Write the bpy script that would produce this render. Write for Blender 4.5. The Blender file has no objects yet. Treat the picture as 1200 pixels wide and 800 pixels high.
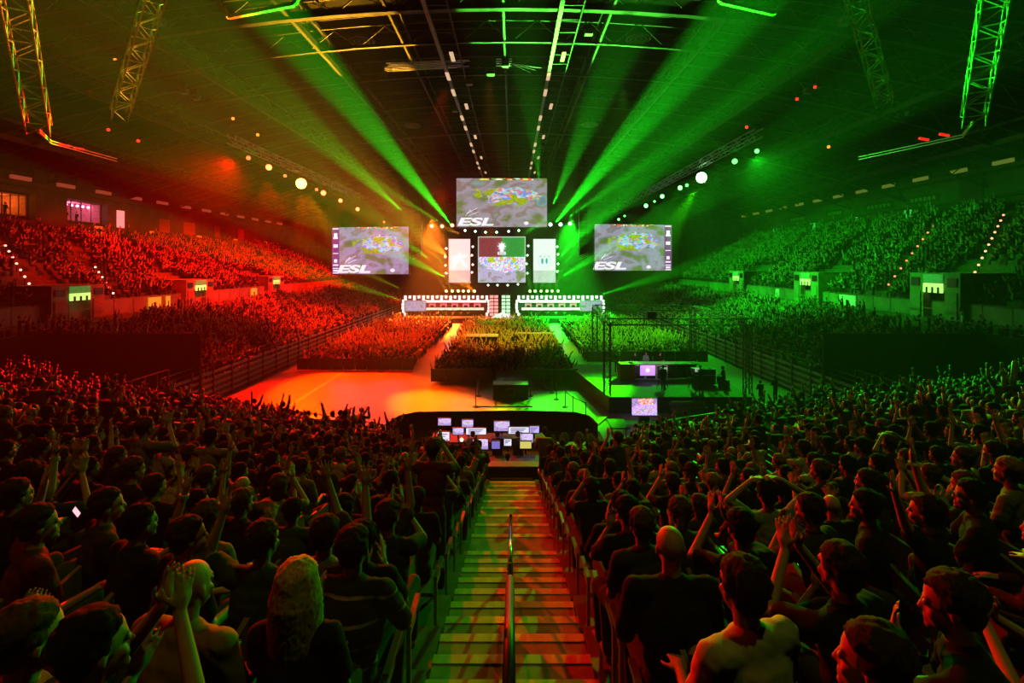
import bpy, math, random
import numpy as np
from mathutils import Vector, Matrix

random.seed(7); RNG = np.random.default_rng(7)
SC = bpy.context.scene; COL = SC.collection
PI = math.pi

# ------------------------------------------------------------------ camera, world, exposure
cam_d = bpy.data.cameras.new('camera'); cam = bpy.data.objects.new('camera', cam_d); COL.objects.link(cam)
cam.location = (0, 0, 10); cam.rotation_euler = (PI/2, 0, 0)
cam_d.sensor_width = 36; cam_d.lens = 18; cam_d.shift_y = -0.075; cam_d.clip_start = 0.05; cam_d.clip_end = 400
SC.camera = cam
vs = SC.view_settings; vs.view_transform = 'Standard'; vs.look = 'None'; vs.gamma = 1; vs.exposure = 0.0; vs.use_curve_mapping = False
SC.cycles.max_bounces = 3; SC.cycles.diffuse_bounces = 0; SC.cycles.glossy_bounces = 2; SC.cycles.transmission_bounces = 3
SC.cycles.volume_bounces = 0; SC.cycles.sample_clamp_indirect = 4; SC.cycles.caustics_reflective = False; SC.cycles.caustics_refractive = False
SC.cycles.use_denoising = True
W = bpy.data.worlds.new('arena_haze'); SC.world = W; W.use_nodes = True
nt = W.node_tree; nt.nodes['Background'].inputs[0].default_value = (0.0012, 0.0012, 0.0012, 1); nt.nodes['Background'].inputs[1].default_value = 1.0
vsn = nt.nodes.new('ShaderNodeVolumeScatter'); vsn.inputs['Color'].default_value = (1, 1, 1, 1)
vsn.inputs['Density'].default_value = 0.00048; vsn.inputs['Anisotropy'].default_value = 0.35
nt.links.new(vsn.outputs[0], nt.nodes['World Output'].inputs['Volume'])

RED = (1.0, 0.004, 0.0003); GREEN = (0.008, 1.0, 0.012); AMBER = (1.0, 0.16, 0.0); LIME = (.25, 1.0, 0.02)
def spot(loc, aim, color, power, angle, blend=.3, radius=.25):
    d = bpy.data.lights.new('stage_or_fill_light', 'SPOT'); d.color = color; d.energy = power; d.spot_size = math.radians(angle); d.spot_blend = blend; d.shadow_soft_size = radius
    o = bpy.data.objects.new('stage_or_fill_light', d); COL.objects.link(o); o.location = loc
    o.rotation_euler = (Vector(aim) - Vector(loc)).to_track_quat('-Z', 'Y').to_euler()
    return o
# washes hung from the two long trusses (left red, right green)
for Y, g in ((50,.4), (63,1.1), (80,1.3), (97,1)):
    spot((-25.8, Y, 19.6), (-44, Y+3, 6), RED, 50000*g, 72, .6)
    spot((-25.8, Y+2, 19.6), (-15, Y+4, 0), RED, 34000, 56, .6)
    spot((21.7, Y+1, 19.6), (44, Y+3, 6), GREEN, 17000*g, 72, .6)
    spot((21.7, Y+3, 19.6), (13, Y+4, 0), GREEN, 12000, 56, .6)
spot((-25.8, 60, 19.6), (-28, 62, 2), RED, 60000, 70, .8)
spot((21.7, 60, 19.6), (28, 62, 2), GREEN, 26000, 70, .8)
# floor pools
spot((-25.8, 62, 19), (-12, 40, 0), (1, .05, 0), 240000, 28, .5)
spot((-25.8, 64, 19), (-4.2, 35, 0), (1, .24, 0), 480000, 12, .7)
spot((-25.8, 54, 19), (-15, 36, 0), RED, 110000, 44, .8)
spot((21.7, 60, 19), (3.0, 34.5, 0), (.04, 1, 0), 420000, 15, .8)
spot((21.7, 62, 19), (14, 38, 0), GREEN, 26000, 36, .8)
# overhead light on the floor blocks
spot((-6, 46, 26), (-15, 64, 0), (1, .03, 0), 50000, 50, .7)
spot((-2, 44, 26), (-1, 60, 0), (1, .24, .01), 38000, 34, .7)
spot((6, 44, 26), (2, 62, 0), (.2, 1, .01), 22000, 34, .7)
spot((10, 46, 26), (14, 66, 0), (.14, 1, .01), 34000, 46, .7)
# near stand
spot((-25.8, 47, 19.6), (-15, 15, 3), RED, 170000, 46, .7)
spot((-12, 82, 21), (4, 3, 7), RED, 110000, 20, .9)
spot((21.7, 46, 19.6), (14, 14, 3), GREEN, 60000, 46, .7)
spot((10, 82, 21), (-4, 4, 7), (.12, 1, .01), 22000, 20, .8)
# dim unseen fill spots added overhead, lifting tops and backs of the near audience
spot((4, 1, 26), (4, 4, 6), (.8, .9, .06), 520, 100, .9); spot((-11, 3, 26), (-9, 5, 6), (1, .05, .01), 900, 80, .9)
# green spots added to brighten the corner lattice trusses from across the roof
spot((21.7, 46, 20), (-19, 20, 19), GREEN, 60000, 12, .6)
spot((-25.8, 47, 20), (18.5, 20, 19), GREEN, 40000, 12, .6)

# ------------------------------------------------------------------ geometry helpers
def P(px, py, Y):          # pixel of the 1200x800 photograph -> point at depth Y
    return Vector(((px-600)/600*Y, Y, 10-(py-310)/600*Y))
MATS = {}
def mat(name, color=(.5,.5,.5), rough=.7, metal=0.0, vary=.25, scale=6.0, emit=None, strength=0.0, sample=False, bump=0.0, spec=.5):
    if name in MATS: return MATS[name]
    m = bpy.data.materials.new(name); m.use_nodes = True; n = m.node_tree.nodes; l = m.node_tree.links
    b = n['Principled BSDF']; b.inputs['Roughness'].default_value = rough; b.inputs['Metallic'].default_value = metal; b.inputs['Specular IOR Level'].default_value = spec
    tc = n.new('ShaderNodeTexCoord'); nz = n.new('ShaderNodeTexNoise'); nz.inputs['Scale'].default_value = scale; nz.inputs['Detail'].default_value = 3
    l.new(tc.outputs['Object'], nz.inputs['Vector'])
    cr = n.new('ShaderNodeValToRGB'); cr.color_ramp.elements[0].position = .3; cr.color_ramp.elements[1].position = .7
    c = color; cr.color_ramp.elements[0].color = (c[0]*(1-vary), c[1]*(1-vary), c[2]*(1-vary), 1)
    cr.color_ramp.elements[1].color = (min(1, c[0]*(1+vary)), min(1, c[1]*(1+vary)), min(1, c[2]*(1+vary)), 1)
    l.new(nz.outputs['Fac'], cr.inputs[0]); l.new(cr.outputs[0], b.inputs['Base Color'])
    if emit:
        b.inputs['Emission Color'].default_value = (*emit, 1); b.inputs['Emission Strength'].default_value = strength
        if not sample: m.cycles.emission_sampling = 'NONE'
    if bump:
        bp = n.new('ShaderNodeBump'); bp.inputs['Strength'].default_value = bump; l.new(nz.outputs['Fac'], bp.inputs['Height']); l.new(bp.outputs[0], b.inputs['Normal'])
    MATS[name] = m; return m

class MB:
    def __init__(s): s.v = []; s.f = []; s.m = []
    def add(s, vs_, fs, mi=0):
        o = len(s.v); s.v += [tuple(x) for x in vs_]; s.f += [tuple(i+o for i in f) for f in fs]; s.m += [mi]*len(fs); return s
    def box(s, x0, x1, y0, y1, z0, z1, mi=0):
        return s.add([(x0,y0,z0),(x1,y0,z0),(x1,y1,z0),(x0,y1,z0),(x0,y0,z1),(x1,y0,z1),(x1,y1,z1),(x0,y1,z1)],
                     [(0,3,2,1),(4,5,6,7),(0,1,5,4),(1,2,6,5),(2,3,7,6),(3,0,4,7)], mi)
    def beam(s, p, q, w, h=None, mi=0, up=(0,0,1)):
        p = Vector(p); q = Vector(q); h = h or w; d = (q-p)
        if d.length < 1e-6: return s
        d.normalize(); u = Vector(up)
        if abs(d.dot(u)) > .98: u = Vector((1,0,0))
        a = d.cross(u).normalized()*(w/2); b = a.cross(d).normalized()*(h/2)
        vs_ = [p-a-b, p+a-b, p+a+b, p-a+b, q-a-b, q+a-b, q+a+b, q-a+b]
        return s.add(vs_, [(0,1,2,3),(4,7,6,5),(0,4,5,1),(1,5,6,2),(2,6,7,3),(3,7,4,0)], mi)
    def tube(s, p, q, r, r2=None, n=8, mi=0, cap=True):
        p = Vector(p); q = Vector(q); r2 = r if r2 is None else r2; d = (q-p).normalized()
        u = Vector((0,0,1)) if abs(d.z) < .9 else Vector((1,0,0)); a = d.cross(u).normalized(); b = a.cross(d)
        vs_ = []
        for k in range(n):
            c, t = math.cos(2*PI*k/n), math.sin(2*PI*k/n); vs_ += [p+(a*c+b*t)*r, q+(a*c+b*t)*r2]
        fs = [(2*k, 2*((k+1)%n), 2*((k+1)%n)+1, 2*k+1) for k in range(n)]
        if cap: fs += [tuple(2*k for k in range(n))[::-1], tuple(2*k+1 for k in range(n))]
        return s.add(vs_, fs, mi)
    def ball(s, c, rx, ry=None, rz=None, n=10, m=6, mi=0, R=None):
        ry = ry or rx; rz = rz or rx; c = Vector(c); vs_ = [Vector((0,0,-rz))]
        for j in range(1, m):
            t = -PI/2+PI*j/m
            vs_ += [Vector((rx*math.cos(t)*math.cos(2*PI*k/n), ry*math.cos(t)*math.sin(2*PI*k/n), rz*math.sin(t))) for k in range(n)]
        vs_.append(Vector((0,0,rz)))
        if R: vs_ = [R @ x for x in vs_]
        vs_ = [x+c for x in vs_]; L = len(vs_)-1
        fs = [(0, 1+(k+1)%n, 1+k) for k in range(n)]
        for j in range(m-2): fs += [(1+j*n+k, 1+j*n+(k+1)%n, 1+(j+1)*n+(k+1)%n, 1+(j+1)*n+k) for k in range(n)]
        fs += [(L, L-n+k, L-n+(k+1)%n) for k in range(n)]
        return s.add(vs_, fs, mi)
    def cap(s, p, q, r, r2=None, n=10, mi=0):
        r2 = r if r2 is None else r2; s.tube(p, q, r, r2, n, mi); s.ball(p, r, n=n, mi=mi); s.ball(q, r2, n=n, mi=mi); return s
    def mesh(s, name, mats, smooth=False):
        me = bpy.data.meshes.new(name); me.from_pydata(s.v, [], s.f)
        for m in (mats if isinstance(mats, (list, tuple)) else [mats]): me.materials.append(m)
        if any(s.m): me.polygons.foreach_set('material_index', s.m)
        if smooth: me.polygons.foreach_set('use_smooth', [True]*len(s.f))
        me.update(); return me
    def build(s, name, mats, parent=None, smooth=False, loc=None):
        return link(name, s.mesh(name, mats, smooth), parent, loc)
def link(name, data, parent=None, loc=None):
    o = bpy.data.objects.new(name, data); COL.objects.link(o)
    if parent: o.parent = parent
    if loc is not None: o.location = loc
    return o
def thing(name, label, cat, loc=(0,0,0), rotz=0, group=None):
    o = bpy.data.objects.new(name, None); COL.objects.link(o); o.location = loc; o.rotation_euler = (0,0,rotz); o.empty_display_size = .2
    return tag(o, label, cat, group)
def tag(o, label, cat, group=None, kind=None):
    o['label'] = label
    if cat: o['category'] = cat
    if group: o['group'] = group
    if kind: o['kind'] = kind
    return o
def struct(o, label=None):
    o['kind'] = 'structure'
    if label: o['label'] = label
    return o
ORD = ['first','second','third','fourth','fifth','sixth','seventh','eighth','ninth','tenth','eleventh','twelfth','thirteenth','fourteenth','fifteenth','sixteenth','seventeenth','eighteenth','nineteenth','twentieth']
def nth(i):
    if i < 20: return ORD[i]
    n = i+1; return f"{n}{'th' if n % 100 in (11,12,13) else {1:'st',2:'nd',3:'rd'}.get(n % 10,'th')}" 
def dup(root, loc=None, rotz=None, label=None, group=None):
    r = root.copy(); COL.objects.link(r)
    if loc is not None: r.location = loc
    if rotz is not None: r.rotation_euler = (0,0,rotz)
    if label: r['label'] = label
    if group: r['group'] = group
    for ch in root.children:
        c = ch.copy(); COL.objects.link(c); c.parent = r
        for g in ch.children:
            d = g.copy(); COL.objects.link(d); d.parent = c
    return r
def lattice(mb, p, q, size, step, chord=.05, brace=.025, mi=0, tri=False):
    """box or triangular truss from p to q"""
    p = Vector(p); q = Vector(q); d = (q-p); L = d.length; d.normalize()
    u = Vector((0,0,1)) if abs(d.z) < .9 else Vector((0,1,0)); a = d.cross(u).normalized()*size/2; b = a.cross(d).normalized()*size/2
    cs = [(-a-b),(a-b),(a+b),(-a+b)] if not tri else [(-a+b),(a+b),(-b)]
    for c in cs: mb.beam(p+c, q+c, chord, mi=mi)
    n = max(1, round(L/step)); k = len(cs)
    for i in range(n):
        s0 = p+d*L*i/n; s1 = p+d*L*(i+1)/n
        for j in range(k):
            c0, c1 = cs[j], cs[(j+1)%k]
            mb.beam(s0+c0, (s1+c1) if i % 2 == 0 else (s0+c1), brace, mi=mi)
            if i % 2: mb.beam(s0+c1, s1+c0, brace, mi=mi)
    return mb

# ------------------------------------------------------------------ materials
M_floor = mat('court_floor', (.42,.36,.30), .28, vary=.12, scale=.7)
M_conc = mat('terrace_concrete', (.16,.15,.14), .85, vary=.3, scale=3)
M_step = mat('stair_tread', (.34,.31,.24), .75, vary=.25, scale=5)
M_nose = mat('step_nosing', (.8,.66,.3), .6, vary=.15, scale=9)
M_wall = mat('dark_wall', (.12,.11,.10), .9, vary=.3, scale=.8)
M_wall2 = mat('concourse_wall', (.08,.075,.06), .85, vary=.35, scale=.5)
M_roof = mat('roof_deck', (.008,.008,.008), .95, vary=.4, scale=.6, spec=.1)
M_gird = mat('girder_paint', (.05,.047,.04), .6, vary=.3, scale=2, spec=.25)
M_steel = mat('bare_steel', (.5,.5,.5), .35, .9, vary=.15, scale=8)
M_alu = mat('aluminium_truss', (.75,.75,.75), .35, .6, vary=.1, scale=8)
M_blk = mat('black_metal', (.02,.02,.02), .45, .3, vary=.3, scale=8)
M_bcl = mat('black_cloth', (.018,.018,.018), .95, vary=.4, scale=8)
M_rail = mat('rail_slat', (.36,.33,.28), .5, .3, vary=.2, scale=4)
M_redp = mat('red_panel', (.55,.10,.05), .5, vary=.1)
M_grey = mat('stage_deck', (.16,.17,.15), .7, vary=.25, scale=3)
M_white = mat('white_plastic', (.8,.8,.78), .5, vary=.05)
M_seat = mat('seat_plastic', (.20,.23,.21), .35, vary=.2, scale=8)
M_seatm = mat('seat_metal', (.2,.2,.2), .4, .8, vary=.2)

# ------------------------------------------------------------------ bowl shape
D0, PITCH, RISE = 22.0, .85, .2465
def hx(x):
    t = max(0, abs(x)-.7); return .45*t*t/6.6 if t < 3.3 else .7425+.45*(t-3.3)
def Yf(x): return D0+hx(x)
def zrow(k): return 1.42+RISE*k
def zend(x, y): return 1.54+.29*(Yf(x)-y)
UP = {-1: (.44, 13.6), 1: (.60, 16.2)}
def zup(side, d): return 6.6+UP[side][0]*(d-14.45)

# court floor
mb = MB(); mb.box(-60, 60, 15, 132, -.3, 0); struct(mb.build('floor', M_floor), 'smooth court floor glowing in red, amber and green light')
# painted court line seen on the left
o = MB().add([P(330,482,1) * 0 + Vector((-15.9,34.8,.004)), Vector((-15.6,34.8,.004)), Vector((-15.6,48,.004)), Vector((-15.9,48,.004))], [(0,1,2,3)]).build('trim_1', mat('pale_line', (.8,.7,.5), .4)); struct(o, 'pale painted line across the left of the court floor')

# end stand terraces: one polyline step per row
xs = [-60,-33,-30,-27,-24,-21,-18,-12,-8,-6,-4.5,-4,-3.2,-2.4,-1.6,-.7,.7,1.6,2.4,3.2,4,4.5,6,8,12,18,21,24,27,30,33,60]
def end_terrace(k, segs, z, mb, y0, y1, mi=0):
    for xa, xb in segs:
        vs_ = []
        for x in (xa, xb):
            vs_ += [(x, Yf(x)-y0, z-1.2), (x, Yf(x)-y0, z), (x, Yf(x)-y1, z), (x, Yf(x)-y1, z-1.2)]
        mb.add(vs_, [(0,4,5,1),(1,5,6,2),(2,6,7,3),(0,3,7,4),(0,1,2,3),(4,7,6,5)], mi)
def pit(x, y): return 21 < abs(x) < 33 and 28 < y < 36
mb = MB()
for k in range(31):
    y0, y1 = k*PITCH, (k+1)*PITCH
    for i in range(len(xs)-1):
        xa, xb = xs[i], xs[i+1]
        if xa >= -.7 and xb <= .7: continue
        lim = 22+ (k+1)*PITCH
        if k < 6 and xa >= -4.5 and xb <= 4.5: continue          # control deck stands here
        xm = (xa+xb)/2
        if 21 < abs(xm) < 33 and Yf(xm)-y0 > 27.0: continue
        if k > 10 and (xb < -30 or xa > 30): continue
        xa2, xb2 = max(xa, -lim), min(xb, lim)
        if xb2 <= xa2: continue
        end_terrace(k, [(xa2, xb2)], zrow(k)+.12, mb, y0, y1)
struct(mb.build('trim_2', M_conc), 'stepped concrete terraces of the near stand')
# side stands lower and upper terraces
for sd in (-1, 1):
    mb = MB()
    for k in range(17):
        xa, xb = 22+k*PITCH, 22+(k+1)*PITCH; z = zrow(k)+.12
        y_start = 36
        if xa > 32.5: y_start = 27
        mb.box(*sorted((sd*xa, sd*xb)), y_start, 112, z-1.2, z)
    struct(mb.build('trim_3', M_conc), f"concrete terraces of the lower {'left' if sd<0 else 'right'} side stand")
    mb = MB()
    for k in range(19):
        xa, xb = 36.45+k*PITCH, 36.45+(k+1)*PITCH; z = zup(sd, 14.45+(k+.5)*PITCH)
        mb.box(*sorted((sd*xa, sd*xb)), 30, 116, z-1.5, z)
    struct(mb.build('trim_4', M_conc), f"concrete terraces of the upper {'left' if sd<0 else 'right'} side stand")
    # mid wall of panels
    y = 30.0
    w = MB(); w.box(*sorted((sd*36.45, sd*36.75)), 30, 114, 5.2, 6.9); wo = struct(w.build('wall_mid', mat('mid_wall', (.22,.22,.18), .8, vary=.2, scale=.6)), f"low panelled wall between the tiers of the {'left' if sd<0 else 'right'} stand")
    j = 0
    proto = None
    while y < 112:
        pb = MB(); pb.box(-.03, .03, .04, 2.36, 0, 1.45)
        if proto is None: proto = pb.mesh('wall_panel', mat('wall_panel_paint', (.30,.30,.25), .7, vary=.2, scale=1)); 
        po = link('wall_panel', proto, wo, (sd*36.42, y, 5.35)); y += 2.4
# concourse walls
for sd in (-1, 1):
    zt = 13.6 if sd < 0 else 16.2
    nm = 'wall_left' if sd < 0 else 'wall_right'
    mb = MB()
    X0, X1 = 53, 54
    z_s0, z_s1 = (14.9, 17.9) if sd < 0 else (99, 99)
    if sd < 0:
        mb.box(-54,-53, 30, 130, 5, z_s0); mb.box(-54,-53, 30,130, z_s1, 20)
        for a, b in ((30,53),(57,61),(67.2,130)): mb.box(-54,-53, a, b, z_s0, z_s1)
    else:
        mb.box(53, 54, 30, 130, 5, 21)
    struct(mb.build(nm, M_wall2), f"dark concourse wall above the {'left' if sd<0 else 'right'} upper tier")
    zs = 19.3 if sd < 0 else 21.0
    # soffit ledge
    mb = MB(); mb.box(*sorted((sd*51.2, sd*54)), 30, 125, zs-.9, zs-.55); struct(mb.build('trim_5', M_wall2), f"projecting soffit ledge high on the {'left' if sd<0 else 'right'} wall")
    for k in range(12):
        Y = 53.8+5.45*k
        em = mat('strip_red' if sd < 0 else 'strip_green', (.1,.1,.1), .5, emit=((.85,.11,.05) if sd < 0 else (.22,.30,.04)), strength=(.30 if sd < 0 else .42))
        side_name = 'left' if sd < 0 else 'right'
        t = thing('strip_light', f"{nth(k)} dim fluorescent strip light from the near end of the {side_name} wall ledge", 'light', (sd*51.6, Y, zs-.2), 0, f"strip lights along the {side_name} wall")
        MB().box(-.14,.14,-1.1,1.1,-.2,.2).build('diffuser', em, t); MB().box(-.2,.2,-1.2,1.2,.2,.3).build('housing', M_blk, t)
        t = thing('ventilation_grille', f"{nth(k)} slatted ventilation grille from the near end of the {side_name} wall ledge", 'grille', (sd*51.9, Y+2.75, zs+.1), 0, f"grilles between the strip lights on the {side_name} wall")
        MB().box(0,.3,-1.2,1.2,-.7,.9).build('backing', M_blk, t)
        for r in range(5): MB().box(-.1,0,-1.15,1.15,-.6+r*.3,-.48+r*.3).build('slat', M_gird, t)
    # number placards
    for k, Y in enumerate((65.5, 75.4, 86.6, 98, 110) if sd < 0 else (59, 68.4, 79, 90, 103)):
        if k == 4 : pass
        z = (13.6 if sd < 0 else 10+.118*53*1.0)
        em = mat('placard_amber' if sd < 0 else 'placard_green', (.9,.4,.1) if sd<0 else (.2,.9,.2), .5, emit=((1,.14,.01) if sd < 0 else (.05,.7,.08)), strength=.75 if sd < 0 else .5)
        t = thing('section_placard', f"{nth(k)} lit section placard from the near end, below the {'left' if sd<0 else 'right'} concourse", 'sign', (sd*52.9, Y, z+.5), 0, f"lit placards on the {'left' if sd<0 else 'right'} wall")
        MB().box(-.05,.05,-.6,.6,-.8,.8).build('face', em, t); MB().box(*(sorted((sd*-.06, sd*-.07))),-.3,.3,.05,.5).build('numeral', mat('dull_ink', (.2,.12,.02), .8), t)
    mb = MB(); mb.box(*sorted((sd*52.5, sd*53)), 30, 125, (14.3 if sd<0 else 17.3), (14.55 if sd<0 else 17.6)); struct(mb.build('trim_6', M_gird), f"handrail ledge along the {'left' if sd<0 else 'right'} concourse")
struct(MB().box(-60,60,130,131,-1,30).build('wall_back', M_wall), 'unlit wall far behind the stage')
struct(MB().box(-60,60,-16,-15,0,30).build('wall_rear', M_wall), 'wall behind the near stand')
# black drape behind the side floor blocks
for sd in (-1, 1):
    t = MB()
    n = 40
    vs_, fs = [], []
    for i in range(n+1):
        x = sd*(21+ (i/n)*27); y = 112+.25*math.sin(i*2.2)
        vs_ += [(x,y,0),(x,y,14)]
    fs = [(2*i,2*i+2,2*i+3,2*i+1) for i in range(n)]
    tag(t.add(vs_, fs).build('stage_drape', M_bcl), f"tall black drape hanging {'left' if sd<0 else 'right'} of the stage", 'curtain')

# suites in the left wall
def suite(name, Y0, Y1, z0, z1, label, glow, st, n_l, people):
    t = thing(name, label, 'room', (-54, (Y0+Y1)/2, z0)); h = (Y1-Y0)/2; H = z1-z0
    inner = mat(name+'_paint', (.6,.5,.4), .8)
    b = MB(); b.box(-4,-3.9,-h,h,0,H); b.build('rear_wall', inner, t)
    MB().box(-4,0,-h,-h+.1,0,H).build('side_wall', inner, t); MB().box(-4,0,h-.1,h,0,H).build('side_wall', inner, t)
    MB().box(-4,0,-h,h,-.1,0).build('room_floor', inner, t); MB().box(-4,0,-h,h,H,H+.1).build('room_ceiling', inner, t)
    for k in range(5): MB().beam((.05,-h+k*h/2,0),(.05,-h+k*h/2,H),.08).build('window_mullion', M_blk, t)
    MB().box(0,.12,-h,h,0,.5).build('counter', M_blk, t)
    for k in range(n_l):
        MB().ball((-1.2,-h+.6+k*(2*h-1)/max(1,n_l-1),H-.35),.16).build('hanging_lamp', mat(name+'_lamp', (1,1,1), emit=glow, strength=st), t)
    d = bpy.data.lights.new('suite_lamp', 'POINT'); d.color = glow; d.energy = 160*st/8; d.shadow_soft_size = .3
    lo = bpy.data.objects.new('suite_lamp', d); COL.objects.link(lo); lo.location = (-55.8, (Y0+Y1)/2, z1-.6)
    return t
suite('hospitality_suite', 53.2, 56.9, 14.9, 17.6, 'orange-lit glazed suite at the far left of the wall, figures inside', (1,.13,.015), 9, 1, 2)
suite('bar_suite', 61.1, 67.1, 14.9, 17.8, 'pink-lit glazed bar suite with hanging lamps high on the left wall', (1,.14,.32), 12, 7, 3)
tag(MB().box(-52.98,-52.9,68.6,69.9,15,17.3).build('lit_banner', mat('banner_pale', (.9,.6,.6), emit=(1,.32,.3), strength=.9)), 'pale lit upright banner on the left wall beside the bar suite', 'banner')
for k,(Y,w) in enumerate(((78,1.2),(84,1.5),(92,.8),(100,1))):
    tag(MB().box(-52.98,-52.92,Y-w,Y+w,14.9,16.9).build('wall_shutter', mat('shutter_red', (.35,.12,.08), .7)), f"{nth(k)} dull red shutter along the left concourse past the bar", 'shutter', 'shutters along the left concourse')
for k,(Y,w) in enumerate(((66,2.6),(74,3),(84,2.2),(95,3))):
    t = thing('wall_banner', f"{nth(k)} dim dark banner with blurred lettering from the near end of the right wall", 'banner', (52.9, Y, 18.4), 0, 'dim banners on the right wall')
    MB().box(-.03,.03,-w,w,-.5,.55).build('cloth', mat('banner_cloth', (.05,.05,.04), .9), t)
    for j in range(6): MB().box(-.06,-.03,-w*.8+j*w*.27,-w*.8+j*w*.27+w*.17,-.2,.25).build('blurred_letter', mat('letter_dull', (.3,.3,.2), .8), t)
MB_door = MB(); struct(MB().box(52.85,53,57.5,60.5,16.5,20.3).build('door_1', M_blk), 'black doorway opening high on the right wall')

# ------------------------------------------------------------------ roof
def zr(x): return 28-.0033*x*x
mb = MB(); vs_ = []; nx = 24
for i in range(nx+1):
    x = -60+120*i/nx; vs_ += [(x,-16,zr(x)+2.4),(x,131,zr(x)+2.4),(x,131,zr(x)+2.7),(x,-16,zr(x)+2.7)]
for i in range(nx):
    a = 4*i; mb_f = [(a,a+1,a+5,a+4),(a+3,a+7,a+6,a+2)]
    mb.f += mb_f; mb.m += [0,0]
mb.v = vs_; struct(mb.build('ceiling', M_roof), 'dark ribbed roof deck over the arena')
ceil_root = thing('roof_steelwork', 'grid of dark steel girders and arched trusses under the arena roof', 'steelwork')
ceil_root['kind'] = 'structure'
def ypurlin(x, w=.35, y0=18, y1=128, lat=True):
    b = MB(); z = zr(x); b.beam((x,y0,z),(x,y1,z),w*.6,w); b.beam((x,y0,z+1.6),(x,y1,z+1.6),w*.5,w*.6)
    if lat:
        y = y0
        while y < y1-5:
            b.beam((x,y,z),(x,y+2.7,z+1.6),.09); b.beam((x,y+2.7,z+1.6),(x,y+5.4,z),.09); y += 5.4
    b.build('girder', M_gird, ceil_root)
for x in (-45,-34.6,-25.5,-15.4,-8.7,-.6,7,14.9,23.7,34.6,45): ypurlin(x, .3 if abs(x) < 10 else .45)
for Y, w in ((31,.2),(35.5,.45),(41,.25),(48,.25),(57,.22),(69,.42),(80,.2),(92,.25),(106,.25)):
    b = MB(); n = 26
    for i in range(n):
        xa, xb = -53+106*i/n, -53+106*(i+1)/n
        b.beam((xa,Y,zr(xa)-.1),(xb,Y,zr(xb)-.1),w,w)
        b.beam((xa,Y,zr(xa)+1.6),(xb,Y,zr(xb)+1.6),.15,.15)
        b.beam((xa,Y,zr(xa)-.1),((xa+xb)/2,Y,zr(xa)+1.6),.08); b.beam(((xa+xb)/2,Y,zr(xa)+1.6),(xb,Y,zr(xb)-.1),.08)
    b.build('arched_truss', M_gird, ceil_root)
for k in range(34):
    Y = 32+k*2.9; b = MB()
    for i in range(20):
        xa, xb = -53+106*i/20, -53+106*(i+1)/20; b.beam((xa,Y,zr(xa)+2.2),(xb,Y,zr(xb)+2.2),.12)
    b.build('purlin', M_gird, ceil_root)
for k, (x, s_, nm) in enumerate(((-5.8, 1, 'left'), (3.3, 1, 'right'))):
    t = thing('lighting_catwalk', f"ladder-like steel catwalk running to the stage under the roof, {nm} of the centre girder", 'catwalk', (x, 0, 27.2))
    MB().beam((0,18,0),(0,110,0),.28,.22).build('edge_beam', mat('catwalk_pale', (.6,.5,.35), .5), t); MB().beam((1.5,18,.1),(1.5,110,.1),.1,.1).build('edge_beam', M_gird, t)
    proto = MB().beam((0,0,.05),(1.5,0,.05),.1,.08).mesh('rung', M_gird)
    for j in range(45): link('rung', proto, t, (0, 20+j*2, 0))
    pl = MB().box(-.16,.16,-.9,.9,-.2,-.12).mesh('lamp_strip', mat('catwalk_glow', (.9,.8,.6), emit=((1,.62,.35) if k == 0 else (.55,1,.45)), strength=.75))
    for j in range(13): link('lamp_strip', pl, t, (0 if j % 3 else .9, 42+j*4.4, 0))
for k,(px,py,Y) in enumerate(((424,48,44),(748,45,44),(483,147,66),(691,146,66))):
    p = P(px,py,Y); t = thing('ceiling_diffuser', f"round ringed air diffuser under the roof, {['near left','near right','far left','far right'][k]}", 'vent', p)
    for r in (1.0,.65,.3):
        b = MB(); n = 20
        for i in range(n):
            a0, a1 = 2*PI*i/n, 2*PI*(i+1)/n; b.beam((r*math.cos(a0),r*math.sin(a0),0),(r*math.cos(a1),r*math.sin(a1),0),.14,.16)
        b.build('ring', mat('diffuser_ring', (.45,.3,.2) , .5), t)
    MB().tube((0,0,0),(0,0,1.6),.25).build('duct', M_gird, t)
# octagonal frames at the top corners
for sd, pts in ((-1, [(238,-25),(268,20),(345,5),(360,-25)]), (1, [(940,-25),(907,16),(845,2),(830,-25)])):
    t = thing('suspended_rigging', f"corner of a {'brassy' if sd<0 else 'green-lit'} frame hanging at the top {'left' if sd<0 else 'right'} of the roof", 'frame')
    for i in range(3): MB().beam(P(*pts[i],26),P(*pts[i+1],26),.2,.2).build('frame_bar', mat('brass_bar', (.6,.4,.15), .4, .5), t)
for k,(px,py,Y) in enumerate(((575,85,40),(690,38,40),(550,97,48),(533,129,60),(634,172,75),(186,25,30),(216,107,45),(230,114,45),(991,25,30),(958,100,45),(946,107,45),(1052,139,50),(1066,133,50))):
    t = thing('roof_floodlight', f"small unlit floodlight clamped under the roof, {nth(k)} of thirteen counted left to right in rows", 'light', P(px,py,Y), 0, 'unlit floodlights under the roof')
    MB().box(-.3,.3,-.25,.25,-.2,.2).build('lamp_body', mat('flood_body', (.5,.5,.35), .5), t); MB().beam((0,0,.2),(0,0,1.0),.06).build('hanger', M_gird, t)
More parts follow.
